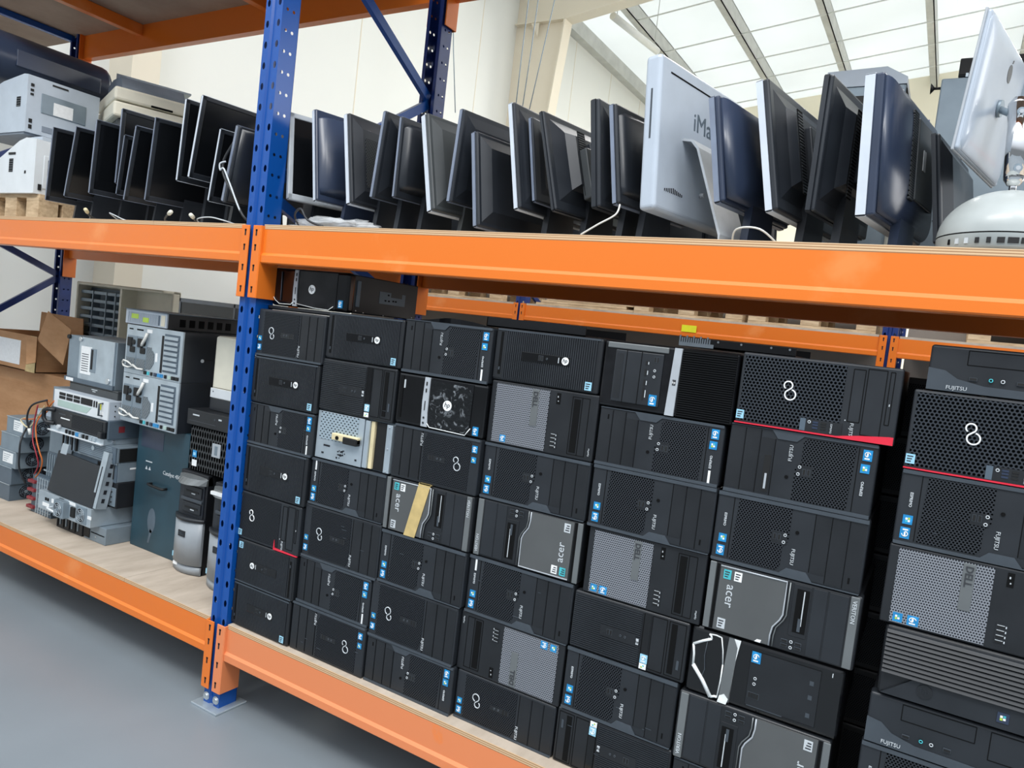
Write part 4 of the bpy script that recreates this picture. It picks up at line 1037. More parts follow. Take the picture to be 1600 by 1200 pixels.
for i, (lb, xb, xt, zb, zt, kw) in enumerate(MN):
    kw = dict(kw); y0 = kw.pop('y0', .06)
    root, W, h = monitor(lb, xb, xt, zb, zt, y0, **kw)
    if 'barcode' in lb:
        q = MB(); 
        for k in range(14): q.box(.0375, .0415, .072, .088, h*(.60+.018*k), h*(.60+.018*k)+.003*(1+k % 2), 'paper')
        q.build('barcode_label', root, W)
    if 'widest' in lb:
        q = MB(); q.box(.080, .0848, .12, .16, h*.18, h*.82, 'ventm'); q.build('vent', root, W)
        q = MB(); q.box(.080, .0862, .17, .345, h*.2, h*.8, 'mshellg', .003); q.box(.086, .0872, .22, .245, h*.45, h*.6, 'letter'); q.build('back_plate', root, W)
    if 'raised box' in lb:
        q = MB(); q.box(.05, .085, .10, .34, h*.12, h*.62, 'mshellg', .004); q.box(.08, .0865, .14, .33, h*.52, h*.57, 'gap'); q.build('back_box', root, W)
# the slim extra panels leaning inside their neighbours
monitor('thin panel tucked inside the ninth monitor right of the post', 1.118, 1.064, 1.975, 2.234, .10, .32, t=.016, yaw=9, edge='medge', rim='medge', bulge=.004, foot='none')
monitor('thin doubled panel, fifth from the left end of the row', -1.03, -.985, 1.99, 2.25, .07, .30, t=.012, yaw=10, edge='medge', face=1, bulge=.01, foot='none')

# a second row further back, only glimpsed between the stands
for k in range(-3, 7):
    if k == -1: continue
    x = .16+.225*k+random.uniform(-.02, .02); zt = random.uniform(2.14, 2.20)
    monitor('dark monitor of the back row, glimpsed between the front stands', x, x-.03, 1.885, zt, .60, .33, t=.022, yaw=random.uniform(20, 32), edge='mshell', rim='mshell', bulge=.02, grp='dark monitors of the back row', base_r=.06)
# pearl all-in-one computer with a bent metal foot
def pearl():
    w, h, t = .48, .425, .052; yaw = 13.; lean = math.radians(-5)
    T = Matrix.Translation((1.481, .06, 1.946)) @ Matrix.Rotation(-math.radians(yaw), 4, 'Z') @ Matrix.Rotation(lean, 4, 'Y')
    root = thing('all_in_one_computer', 'tall pearl white all-in-one computer seen from behind with bent metal foot', 'computer', (1.6, .28, ZT))
    W = Matrix.Translation((-1.6, -.28, -ZT)) @ T
    b = MB(); b.box(0, t, 0, w, 0, h, 'imac', .012, 4); body = b.build('body', root, W)
    b = MB(); b.box(-.002, .002, .02, w-.02, .075, h-.02, 'screen'); b.build('screen', root, W)
    b = MB(); b.box(t*.45, t*.55, -.0012, .002, h*.46, h*.78, 'rim', .0004); b.build('disc_slot', body, W)
    b = MB(); b.box(t-.001, t+.0012, .05, w-.05, h-.042, h-.038, 'gap'); b.build('top_vent', body, W)
    b = MB()
    for k in range(11): b.box(t-.001, t+.0012, .045+.009*k, .0485+.009*k, .058, .058+.016*(1-abs(k-5)/9.), 'gap')
    b.build('lower_vent', body, W)
    b = MB(); b.text('iMac', .075, 0, 0, 0, 'steel', 0, .0006, 'yz'); b.bm.transform(Matrix.Translation((t+.0006, w*.52, h*.67))); b.build('brand_lettering', body, W)
    b = MB(); b.cyl((t, w*.5, h*.2), (t+.014, w*.5, h*.2), .007, 'silver', 12); b.build('power_socket', body, W)
    P = [W @ Vector((t, w*.42, h*.52)), W @ Vector((t+.03, w*.42, h*.50)), W @ Vector((t+.05, w*.42, h*.44))]
    base = W @ Vector((t+.15, w*.36, 0)); base.z = .004
    b = MB(); g = Vector((math.sin(math.radians(yaw)), math.cos(math.radians(yaw)), 0))*.075
    path = P+[Vector((base.x, base.y, .03)), Vector((base.x, base.y, .004)), Vector((base.x-.17, base.y+.04, .003))]
    rg = []
    for i, p in enumerate(path):
        d = (path[min(i+1, len(path)-1)]-path[max(i-1, 0)]).normalized(); n = d.cross(g.normalized())*.0035
        rg.append([p-g+n, p+g+n, p+g-n, p-g-n])
    b.loft(rg, 'silver'); b.build('foot', root)
pearl()

# white dome computer with a chrome arm and a floating flat display
def dome():
    root = thing('dome_computer', 'white dome based computer with chrome arm and flat display', 'computer', (2.341, .14, ZT))
    b = MB(); r = .136
    b.lathe([(0, .0005), (r*.93, .0005), (r*.98, .008), (r, .035)], (0, 0, 0), 'imacg', 48); lo = b.build('port_ring', root)
    b = MB(); b.lathe([(r, .038)]+[(r*math.cos(a), .038+(.112)*math.sin(a)) for a in (k*PI/2/14 for k in range(1, 15))], (0, 0, 0), 'imacg', 48); b.build('dome', root)
    b = MB(); b.lathe([(r*.985, .034), (r*.985, .0395)], (0, 0, 0), 'gap', 48); b.build('dome_seam', root)
    b = MB()
    def at(a, z, w, h, m, d=.001):
        a = math.radians(a); n = Vector((math.cos(a), math.sin(a), 0)); s = Vector((-n.y, n.x, 0)); c = n*(r*.995)+Vector((0, 0, z))
        b.loft([[c+s*w*i+Vector((0, 0, h*j))+n*q for i, j in ((-.5, -.5), (.5, -.5), (.5, .5), (-.5, .5))] for q in (-.004, d)], m)
    for i, (w, m) in enumerate(((.005, 'gap'), (.008, 'letter'), (.008, 'letter'), (.008, 'port'), (.008, 'port'), (.014, 'port'), (.02, 'port'), (.016, 'port'), (.012, 'port'))):
        at(-142+9.5*i, .019, w, .012, m)
    for k in range(9): at(-150+9*k, .047, .003, .003, 'letter', -.0005)
    b.build('ports', lo)
    tp = .150
    b = MB(); b.cyl((0, 0, tp-.012), (0, 0, tp+.03), .0075, 'chrome', 16); b.build('arm_neck', root)
    a0, a1 = Vector((0, .0, tp+.03)), Vector((-.012, .035, tp+.205)); d = a1-a0
    b = MB(); b.cyl(a0, a1, .021, 'chrome', 24); b.lathe([(0, .02), (.012, .0165), (.0205, .004), (.021, -.002)], tuple(a1), 'chrome', 24); b.lathe([(.021, .002), (.0205, -.004), (.012, -.0165), (0, -.018)], tuple(a0), 'chrome', 24); arm = b.build('arm', root)
    for p, q in ((a0, .02), (a1, -.022)):
        c = p+d.normalized()*q; b = MB(); n = Vector((.25, -.97, 0)).normalized(); b.cyl(c+n*.015, c+n*.0222, .009, 'metal2', 20); b.cyl(c+n*.0222, c+n*.0226, .005, 'silver', 16); b.build('hinge_cap', arm)
    # display: near left edge measured, turned right, lower edge nearer the shelf
    w, h, t = .385, .305, .02
    TL, BL, TR = Vector((2.239, .06, 2.392)), Vector((2.2135, .06, 2.094)), Vector((2.329, .432, 2.392))
    ez = (TL-BL).normalized(); ey = (TR-TL).normalized(); ex = ey.cross(ez).normalized()
    S = Matrix((ex, ey, ez)).transposed().to_4x4(); S.translation = BL
    W = Matrix.Translation((-2.341, -.14, -ZT)) @ S
    b = MB(); b.box(-.003, 0.003, -.003, w+.003, -.003, h+.003, 'silver', .002); b.box(.0, t*.6, 0, w, 0, h, 'imac', .008, 3)
    def rr(x, i, r=.022):
        q = []
        for cy_, cz_, a0_ in ((w-i-r, h-i-r, 0), (i+r, h-i-r, 90), (i+r, i+r, 180), (w-i-r, i+r, 270)):
            q += [(x, cy_+r*math.cos(math.radians(a0_+a)), cz_+r*math.sin(math.radians(a0_+a))) for a in (0, 22.5, 45, 67.5, 90)]
        return q
    b.loft([rr(t*.5+t*.5*math.sin(a), .002+.05*(1-math.cos(a))) for a in (k*PI/2/8 for k in range(9))], 'imac', True); dsp = b.build('display', root, W)
    b = MB(); b.box(-.0065, -.004, .02, w-.02, .025, h-.02, 'screen'); b.build('screen', dsp, W)
    b = MB()   # bitten fruit emblem with leaf
    cz, cy = h*.76, w*.56; o = [(cy+.019*math.cos(a)*(1.0 if math.cos(a) < .55 else .82), cz+.021*math.sin(a)) for a in (k*PI/12 for k in range(24))]
    b.prism(o, 'x', t-.001, t+.0008, 'mshellg'); b.prism([(cy, cz+.024), (cy+.004, cz+.033), (cy+.012, cz+.036), (cy+.008, cz+.027)], 'x', t-.001, t+.0008, 'mshellg'); b.build('emblem', dsp, W)
    b = MB()
    for y, z in ((.018, .06), (.018, .15), (.018, .25), (.09, .018), (.2, .018), (.03, .29)): b.cyl((t*.4, y, z), (t*.62, y, z), .0028, 'metal', 10)
    b.build('screw', dsp, W)
    hub = W @ Vector((t, w*.50, h*.47)); b = MB(); b.cyl(W @ Vector((t-.002, w*.50, h*.47)), W @ Vector((t+.008, w*.50, h*.47)), .02, 'metal2', 20); b.tube([hub, a1+Vector((-.004, .01, -.02))], .008, 'metal2', 10); b.build('display_mount', arm)
dome()

# printers and a rolled plotter cover at the left end
pallet(-2.12, .32, ZT, 'wooden pallet under the white laser printers', .56, .34)
def printer_low():
    x1, y0, z0 = -1.86, .13, ZT+.1425; root = thing('laser_printer', 'white laser printer with open top standing on the wooden pallet', 'printer', (x1-.2, y0+.19, z0))
    b = MB(); b.prism([(-.2, 0), (.2, 0), (.2, .275), (.1, .285), (.03, .27), (-.2, .17)], 'y', -.19, .19, 'white'); body = b.build('body', root)
    b = MB(); b.box(.198, .205, -.15, .16, .03, .2, 'white', .004); b.build('side_cover', body)
    b = MB(); b.box(.204, .206, -.13, -.12, .04, .18, 'rim'); b.box(.204, .206, -.1, .12, .05, .19, 'prn'); b.box(.2, .206, -.17, -.155, .02, .05, 'port'); b.build('side_recess', body)
    b = MB(); b.box(-.06, -.02, -.1915, -.19, .11, .18, 'ventm'); b.box(-.07, .0, -.1925, -.19, .2, .212, 'port'); b.box(.1, .115, -.1915, -.19, .1, .115, 'port'); b.build('vent', body)
    b = MB(); b.box(.05, .19, -.16, -.04, .275, .297, 'prn', .005); b.box(.06, .17, -.15, -.11, .285, .299, 'greyp', .003); b.box(.04, .19, .0, .17, .275, .292, 'ltblue', .004); b.build('open_carriage', body)
printer_low()
def printer_top():
    root = thing('laser_printer', 'grey white laser printer on top of the white one', 'printer', (-2.165, .30, 2.322))
    b = MB(); b.prism([(-.3, .0), (.2, .0), (.2, .29), (.16, .295), (-.05, .27), (-.3, .2)], 'y', -.18, .19, 'prn'); body = b.build('body', root)
    b = MB(); b.box(.199, .204, -.11, .12, .115, .215, 'metal2', .002); b.box(.203, .2055, -.05, .05, .12, .185, 'paper'); b.build('recessed_label', body)
    b = MB(); b.box(.199, .203, -.1, .16, .02, .05, 'greyp', .002); b.box(.2, .206, .0, .06, .022, .045, 'mint', .002); b.build('tray_latch', body)
    b = MB()
    for z, h in ((.235, .014), (.21, .012), (.19, .01), (.05, .02), (.02, .02)): b.box(.199, .2035, -.165, -.15, z, z+h, 'port')
    b.box(.199, .203, -.06, .02, .268, .276, 'port'); b.build('socket', body)
    b = MB(); b.box(.1, .14, -.1815, -.18, .13, .18, 'ventm'); b.build('vent', body)
    b = MB(); b.box(-.3, .18, -.175, .185, -.012, .0, 'greyp', .003); b.build('bottom_tray', root)
printer_top()
root = thing('plotter_cover', 'long dark rounded plotter casing lying on top of the printers', 'plotter', (-2.44, .40, 2.62))
b = MB(); b.loft([[(.19*math.cos(a)-.02, y, .135+.135*math.sin(a)*(1.15 if math.sin(a) > 0 else .95)) for a in (k*PI/10 for k in range(20))] for y in (-.42, -.40, .31, .33)], 'mnavy', True); b.build('casing', root)
b = MB(); b.box(.14, .171, -.2, .26, .09, .18, 'mnavy', .004); b.build('hatch', root)
root = thing('copier', 'cream office copier with grey document feeder behind the left monitors', 'printer', (-1.87, .74, ZT), -math.radians(21))
b = MB(); b.box(-.2, .24, -.21, .21, .0, .62, 'mshellg', .008); b.build('body', root)
b = MB(); b.box(-.24, .27, -.24, .24, .62, .70, 'cream', .012); b.box(-.24, .275, -.24, .24, .705, .775, 'cream', .012); sc = b.build('scanner', root)
b = MB(); b.box(.27, .277, -.06, .05, .708, .718, 'gap'); b.build('hinge_slot', sc)
b = MB(); b.prism([(-.2, .775), (.23, .775), (.23, .80), (.18, .85), (-.05, .875), (-.2, .86)], 'y', -.2, .12, 'greyp'); b.build('document_feeder', root)
b = MB(); b.prism([(-.22, .86), (.1, .87), (.1, .88), (-.22, .96)], 'y', -.16, .18, 'prn'); b.build('paper_tray', root)
b = MB(); b.tube([(.2, .2, .8), (.26, .23, .80), (.30, .30, .785), (.3, .4, .78)], .006, 'wire_k', 6); b.build('power_lead', root)
# grey equipment at the right behind the monitors
root = thing('office_printer', 'grey office printer with open front behind the widest monitor', 'printer', (1.93, .82, ZT))
b = MB(); b.box(-.11, .12, -.17, .17, 0, .59, 'metal2', .008); b.prism([(-.11, .59), (.12, .59), (.12, .61), (.06, .645), (-.11, .64)], 'y', -.17, .17, 'prn'); b.build('body', root)
b = MB(); b.box(-.10, -.05, -.173, -.169, .40, .56, 'port', .002); b.box(-.03, .09, -.173, -.169, .40, .56, 'port', .002); b.box(.02, .05, -.176, -.172, .50, .56, 'gap'); fr = b.build('front_opening', root)
b = MB(); b.box(-.02, .08, -.178, -.17, .405, .47, 'prn', .003); b.box(-.02, .08, -.178, -.17, .48, .53, 'prn', .003); b.box(-.095, -.055, -.178, -.17, .41, .53, 'prn', .003); b.build('tray', fr)
b = MB()
for k in range(8): b.box(.119, .1225, -.16+.008*k, -.156+.008*k, .52, .58, 'gap')
b.build('side_vent', root); b = MB(); b.box(.119, .122, -.06, .1, .4, .57, 'metal2'); b.build('side_panel', root)
root = thing('equipment_cabinet', 'tall grey metal equipment case behind the flat white display', 'cabinet', (2.29, .80, ZT))
b = MB(); b.box(-.15, .2, -.14, .17, 0, .60, 'metal2', .004); b.build('body', root)
b = MB()
for k in range(10): b.box(-.09+.012*k, -.083+.012*k, -.142, -.12, .60, .611, 'metal')
b.box(-.12, .1, -.1412, -.139, .36, .362, 'gap'); b.box(-.12, .1, -.1412, -.139, .18, .182, 'gap'); b.build('panel_seam', root)
b = MB(); b.cyl((-.15, -.13, .575), (-.166, -.13, .575), .004, 'port', 8); b.cyl((-.166, -.13, .575), (-.176, -.13, .575), .004, 'port', 10, .016); b.build('knob', root)
root = thing('rack_switch', 'black rack device lying on the tall grey case', 'network device', (2.30, .81, ZT+.612))
b = MB(); b.box(-.12, .25, -.12, .14, 0, .055, 'case', .003); b.build('body', root); b = MB(); b.box(-.119, .24, -.123, -.119, .006, .05, 'port'); b.cyl((-.08, -.126, .03), (-.08, -.12, .03), .005, 'bolt', 8); b.build('front_plate', root)

# loose leads and a plastic bag under the monitors
def lead(pts, lab, m='wire_k', r=.0035, plug=None, name='monitor_cable'):
    b = MB(); P = [Vector(p) for p in pts]; Q = []
    for i in range(len(P)-1):
        a, c = P[i], P[i+1]; z0 = P[max(i-1, 0)]; z1 = P[min(i+2, len(P)-1)]
        for s in (k/6. for k in range(6)):
            Q.append(.5*((2*a)+(-z0+c)*s+(2*z0-5*a+4*c-z1)*s*s+(-z0+3*a-3*c+z1)*s**3))
    Q.append(P[-1]); b.tube(Q, r, m, 6)
    o = b.build(name); tag(o, lab, 'cable', 'loose leads on the shelves')
    if plug:
        d = (P[-1]-P[-2]).normalized(); b = MB(); b.tube([P[-1]-d*.005, P[-1]+d*.028], .0085, plug, 8); b.build('plug', o)
    return o
Z = ZT+.005
lead([(-1.28, .2, Z), (-1.24, .12, Z+.01), (-1.20, .06, Z+.018), (-1.17, .03, Z+.03)], 'grey lead with pale plug under the left monitors', 'wire_k', .004, 'wire_y')
lead([(-1.10, .16, Z), (-1.04, .06, Z+.03), (-.96, .03, Z+.02), (-.9, .06, Z), (-.82, .12, Z)], 'looped thin lead below the rounded left monitor', 'letter', .0025)
lead([(-.72, .18, Z), (-.66, .08, Z+.01), (-.60, .04, Z+.02), (-.55, .02, Z+.03)], 'lead with cream plug leaning over the board edge', 'wire_k', .004, 'cream')
lead([(-.50, .2, Z), (-.45, .08, Z+.01), (-.41, .03, Z+.02)], 'lead with cream plug nearer the blue post', 'wire_k', .004, 'cream')
lead([(-.22, .055, 2.2), (-.26, .04, 2.12), (-.25, .035, 2.06), (-.18, .035, 1.98), (-.1, .035, Z+.02), (-.07, .1, Z)], 'black lead hanging over the layered monitor beside the post', 'wire_k', .005)
lead([(-.25, .04, 2.11), (-.27, .03, 2.10), (-.265, .03, 2.075), (-.245, .03, 2.08), (-.2, .03, 2.02), (-.12, .03, Z+.04), (-.085, .06, Z)], 'grey lead knotted on the layered monitor beside the post', 'letter', .0035)
lead([(-.45, .1, Z), (-.38, .03, Z+.012), (-.3, .025, Z+.02), (-.22, .03, Z+.01), (-.2, .1, Z)], 'thin pale lead lying between post and silver monitors', 'letter', .0025)
lead([(.13, .1, Z), (.15, .05, Z+.04), (.2, .03, Z+.06), (.24, .03, Z+.02), (.3, .05, Z)], 'black lead looping over the plastic bag', 'wire_k', .004)
lead([(1.43, .05, 1.96), (1.425, .04, 1.93), (1.38, .03, 1.9), (1.33, .03, Z)], 'thin white lead hanging left of the pearl computer', 'wire_w', .0025)
lead([(1.74, .1, Z), (1.76, .05, Z+.03), (1.82, .04, Z+.03), (1.86, .1, Z)], 'white lead loop under the vented silver edged monitor', 'wire_w', .0025)
b = MB()
import mathutils
bmesh.ops.create_icosphere(b.bm, subdivisions=4, radius=1.)
for v in b.bm.verts:
    n = mathutils.noise.noise(v.co*2.6)*.28+mathutils.noise.noise(v.co*6.1)*.16
    v.co = Vector((v.co.x*.20*(1+n), v.co.y*.055*(1+n), max(-.0, (v.co.z+.55)*.026*(1+1.6*n))))
b._faces(list(b.bm.faces), 'bag', True); o = b.build('plastic_bag'); o.location = (.30, .10, ZT+.002); tag(o, 'crumpled clear plastic bag lying right of the blue post', 'bag')
# ------------------------------------------------------------------ lower left shelf: servers, network gear, power supplies, carton
Z0 = ZB+BT
def unit(name, label, cat, x0, x1, y0, y1, z0, z1, m, bev=.003, grp=None):
    """a box shaped device; local origin at the left front bottom corner"""
    t = thing(name, label, cat, ((x0+x1)/2, (y0+y1)/2, z0), 0, grp)
    w, d, h = x1-x0, y1-y0, z1-z0
    W = Matrix.Translation((-w/2, -d/2, 0))
    b = MB(); b.box(0, w, 0, d, 0, h, m, bev); b.build('body', t, W)
    def add(nm, fn, parent=None, label=None):
        q = MB(); fn(q); return q.build(nm, parent or t, W, label)
    return t, w, d, h, add
def fan(b, x, y, z, r, ax='y', m='metal'):
    """round wire guard over a dark opening, facing -Y or +X"""
    def P(a, q, o): return (x+q*math.cos(a), y-o, z+q*math.sin(a)) if ax == 'y' else (x+o, y+q*math.cos(a), z+q*math.sin(a))
    b.cyl(P(0, 0, .001), P(0, 0, -.002), r, 'hole', 20)
    for q in (.98, .72, .46): b.tube([P(k*PI/10, r*q, .002) for k in range(20)], .0014, m, 4, True)
    b.cyl(P(0, 0, .003), P(0, 0, 0), r*.24, 'metal2', 12)
    for k in range(6): b.tube([P(k*PI/3, r*.2, .0015), P(k*PI/3+.35, r, .0015)], .0014, m, 4)

# two grey fronted tower servers
def server(x0, y0, label, h=.452, tag_strip=False):
    w, d = .188, .46
    t, w, d, h, add = unit('server_tower', label, 'server', x0, x0+w, y0, y0+d, Z0, Z0+h, 'case', grp='grey fronted servers beside the blue post')
    def cap(b):
        n = 8; b.loft([[(x, -.05*(1-((x-w/2)/(w/2))**2)-.008, h*.90), (x, -.03*(1-((x-w/2)/(w/2))**2)-.004, h*.955), (x, .02, h*.99), (x, .03, h*.90)] for x in (w*k/n for k in range(n+1))], 'dkslv', False)
    add('top_cap', cap)
    add('bay_recess', lambda b: b.box(.012, w-.012, -.006, .01, h*.56, h*.90, 'mshell', .002))
    def bay(z0, z1):
        o = add('drive_bay', lambda b: b.box(.04, w-.022, -.012, 0, z0, z1, 'blk2', .002))
        add('drive_slot', lambda b: (b.box(.06, w-.04, -.0135, -.011, z0+(z1-z0)*.45, z0+(z1-z0)*.6, 'port'), b.box(.1, .125, -.0138, -.011, z0+(z1-z0)*.3, z0+(z1-z0)*.4, 'letter')), o)
    bay(h*.76, h*.865); bay(h*.60, h*.70)
    add('bay_divider', lambda b: b.box(.03, w-.015, -.014, 0, h*.715, h*.745, 'rim', .002))
    def band(b):
        n = 10; b.loft([[(x, -.034*(1-((x-w/2)/(w/2))**2)-.012, h*.535), (x, -.034*(1-((x-w/2)/(w/2))**2)-.012, h*.565), (x, .004, h*.565), (x, .004, h*.535)] for x in (-.006+(w+.012)*k/n for k in range(n+1))], 'blk2', True)
    add('door_handle_band', band)
    def door(b):
        n = 10; b.loft([[(x, -.03*(1-((x-w/2)/(w/2))**2)-.008, h*.10), (x, -.03*(1-((x-w/2)/(w/2))**2)-.008, h*.535), (x, .004, h*.535), (x, .004, h*.10)] for x in (w*k/n for k in range(n+1))], 'srvgrey', True)
    o = add('front_door', door)
    add('name_plate', lambda b: b.box(w*.36, w*.6, -.041, -.03, h*.37, h*.43, 'blk', .001), o)
    add('name_lettering', lambda b: b.text('DELL', .016, w*.48, -.0415, h*.4, 'rim'), o)
    def foot(b):
        n = 8; b.loft([[(x, -.026*(1-((x-w/2)/(w/2))**2)-.004, 0.004), (x, -.026*(1-((x-w/2)/(w/2))**2)-.004, h*.085), (x, .01, h*.085), (x, .01, .004)] for x in (w*k/n for k in range(n+1))], 'srvgrey', True)
    add('foot_panel', foot)
    if tag_strip: add('paper_label', lambda b: b.box(w*.2, w*.85, -.052, -.04, h*.915, h*.945, 'paper'))
    else: add('paper_label', lambda b: b.box(w*.16, w*.32, -.027, -.01, h*.06, h*.09, 'paper'))
    add('sticker', lambda b: b.box(.003, .012, -.014, -.006, h*.12, h*.17, 'ltblue'))
server(-.625, .235, 'grey fronted server tower next to the teal cabinet', .452)
server(-.342, .20, 'grey fronted server tower nearest the blue post, paper strip on cap', .452, True)
zt = Z0+.4535
t, w, d, h, add = unit('server_chassis', 'black slot-grille server lying across the two grey servers', 'server', -.605, -.16, .26, .62, zt, zt+.205, 'case')
g = add('front_grille', lambda b: b.box(.004, w-.004, -.012, .002, .004, h-.004, 'gridm', .003))
add('badge', lambda b: (b.box(.16, .215, -.0145, -.011, .085, .145, 'silver', .001), b.box(.178, .196, -.0155, -.014, .095, .135, 'metal2')), g)
add('sticker', lambda b: (b.box(.03, .058, -.0135, -.011, .062, .092, 'blue'), b.box(.03, .062, -.0135, -.011, .022, .05, 'paper'), b.box(.035, .052, -.014, -.013, .07, .083, 'ltblue')), g)
zt += .206
t, w, d, h, add = unit('video_recorder', 'small black recorder box on the slot-grille server', 'recorder', -.618, -.27, .24, .50, zt, zt+.07, 'blk')
add('front_panel', lambda b: (b.box(.0, w, -.006, .002, .0, h, 'blk', .003), b.box(.02, .2, -.0068, -.005, .019, .0205, 'rim'), b.box(.215, .235, -.0068, -.005, .045, .052, 'letter'), b.box(.04, .085, -.0068, -.005, .044, .05, 'letter')))
add('power_light', lambda b: b.cyl((.19, -.007, .045), (.19, -.005, .045), .004, 'rim', 10))
zt += .071
t, w, d, h, add = unit('projector_case', 'cream upright cabinet case on the recorder behind the blue post', 'case', -.555, -.2, .30, .49, zt, zt+.335, 'cream', .012)
add('base_block', lambda b: b.box(.0, w, -.003, .02, .0, .055, 'mshell', .002)); add('lower_panel', lambda b: (b.box(.0, w, -.005, .02, .057, .1, 'white', .002), b.cyl((.02, -.0065, .085), (.02, -.005, .085), .003, 'rim', 8), b.box(.01, w-.01, -.0058, -.005, .103, .105, 'gap')))

# deep teal cabinet with two servers on it
t, w, d, h, add = unit('network_cabinet', 'dark teal network cabinet with white lettering and black handle', 'cabinet', -1.02, -.632, .27, .66, Z0, Z0+.602, 'teal')
add('brand_lettering', lambda b: b.text('Catalyst 4500-E', .026, .295, -.0008, .392, 'letter', -1))
add('warning_sign', lambda b: (b.box(.075, .125, -.0008, 0, .422, .427, 'letter'), b.prism([(.075, .385), (.093, .385), (.084, .402)], 'y', -.0008, 0, 'letter'), b.prism([(.1, .385), (.118, .385), (.109, .402)], 'y', -.0008, 0, 'letter')))
add('handle', lambda b: b.tube([(.135, 0, .325), (.137, -.022, .327), (.15, -.026, .326), (.235, -.026, .322), (.248, -.022, .321), (.25, 0, .322)], .006, 'port', 8))
add('upper_panel', lambda b: b.box(.03, .2, -.001, .001, .49, .575, 'mnavy'))
add('scuff', lambda b: b.prism([(.155+.03*math.cos(a), .15+.06*math.sin(a)) for a in (k*PI/8 for k in range(16))], 'y', -.0006, 0, 'steel'))
add('scuff', lambda b: b.prism([(.135, .04), (.148, .04), (.165, .1), (.15, .11)], 'y', -.0006, 0, 'steel'))
zc = Z0+.603
def rear_server(z, label):
    t, w, d, h, add = unit('rack_server', label, 'server', -1.09, -.664, .22, .66, z, z+.23, 'mshell', .002, 'servers on the teal cabinet')
    p = add('rear_panel', lambda b: b.box(.0, w, -.006, .003, .0, h, 'metal', .0015))
    for k, x in enumerate((.012, .092)):
        o = add('power_supply', lambda b: (b.box(x, x+.076, -.009, 0, .02, h*.78, 'metal2', .002), b.box(x+.004, x+.072, -.0105, -.008, .025, .075, 'fanm')), p)
        add('mains_socket', lambda b: (b.box(x+.01, x+.045, -.016, -.008, h*.56, h*.74, 'port', .003), b.box(x+.03, x+.068, -.014, -.008, h*.44, h*.56, 'port', .003), b.cyl((x+.056, -.014, h*.65), (x+.056, -.008, h*.65), .012, 'port', 12)), o)
    add('fan_grille', lambda b: b.prism([(.185+.045*math.cos(a)*1.0, .085+.055*math.sin(a)) for a in (PI/8+k*PI/4 for k in range(8))], 'y', -.008, 0, 'fanm'), p)
    add('barcode_label', lambda b: b.box(.238, .252, -.0085, -.006, .075, .115, 'paper'), p)
    def slots(b):
        b.box(.295, .405, -.0072, 0, .035, h-.02, 'steel')
        for k in range(7): b.box(.30, .398, -.012, -.007, .045+.0235*k, .045+.0235*k+.014, 'metal', .001)
        b.box(.275, .29, -.0072, 0, .03, h-.03, 'port')
    add('expansion_slot', slots, p)
    def ports(b):
        for k, (m, wd) in enumerate((('port', .02), ('cyan', .012), ('port', .012), ('mnavy', .018), ('blue', .03), ('blue', .012), ('port', .014), ('greenw', .02), ('port', .02), ('port', .024))): b.box(.16+.026*k, .16+.026*k+wd, -.011, 0, .008, .024, m, .001)
    add('port_row', ports, p)
    add('vent_slot', lambda b: (b.box(.02, .05, -.007, 0, h*.9, h*.925, 'gap'), b.box(.08, .13, -.007, 0, h*.9, h*.93, 'gap'), b.box(.16, .2, -.0075, 0, h*.88, h*.95, 'paper')), p)
    add('white_lead', lambda b: (b.tube([(.005+.0, -.02, .045), (.03, -.03, .06), (.07, -.032, .055), (.10, -.028, .04), (.07, -.03, .03), (.03, -.028, .033), (.01, -.02, .04)], .004, 'wire_w', 6), b.tube([(.10, -.028, .045), (.13, -.024, .03), (.16, -.015, .03)], .005, 'wire_w', 6)), p)
    add('white_lead', lambda b: b.tube([(.17, -.012, .2), (.165, -.018, .175), (.15, -.02, .15), (.14, -.016, .14)], .007, 'wire_w', 6), p)
    add('lock', lambda b: (b.cyl((w, .1, h*.45), (w+.004, .1, h*.45), .008, 'letter', 12), b.box(w, w+.002, .09, .16, h*.46, h*.475, 'port')))
rear_server(zc, 'lower of two servers standing on the teal cabinet')
rear_server(zc+.231, 'upper of two servers standing on the teal cabinet')
zq = zc+.462
t, w, d, h, add = unit('rack_device', 'flat rack device with white slotted front on the upper server', 'network device', -1.10, -.785, .215, .64, zq, zq+.07, 'case', .002)
f = add('slotted_front', lambda b: (b.box(.0, w, -.006, .002, .004, h, 'prn', .001), b.box(.016, w-.05, -.007, -.005, .012, h-.012, 'steel')))
def sl(b):
    for k in range(30): b.box(.018+.008*k, .018+.008*k+.004, -.009, -.006, .01, h-.01, 'prn')
    b.box(.05, .105, -.0098, -.0085, .03, .052, 'lime'); b.box(.14, .185, -.0098, -.0085, .018, .04, 'lime'); b.box(w-.04, w-.012, -.0075, -.005, .01, .06, 'beige')
add('front_slats', sl, f)
for k in range(6): add('side_vent', lambda b: b.box(w, w+.0012, .06+.05*k, .09+.05*k, .015, .05, 'gap'))
add('top_sheet', lambda b: b.box(-.006, w+.01, -.012, d, h, h+.003, 'steel'))
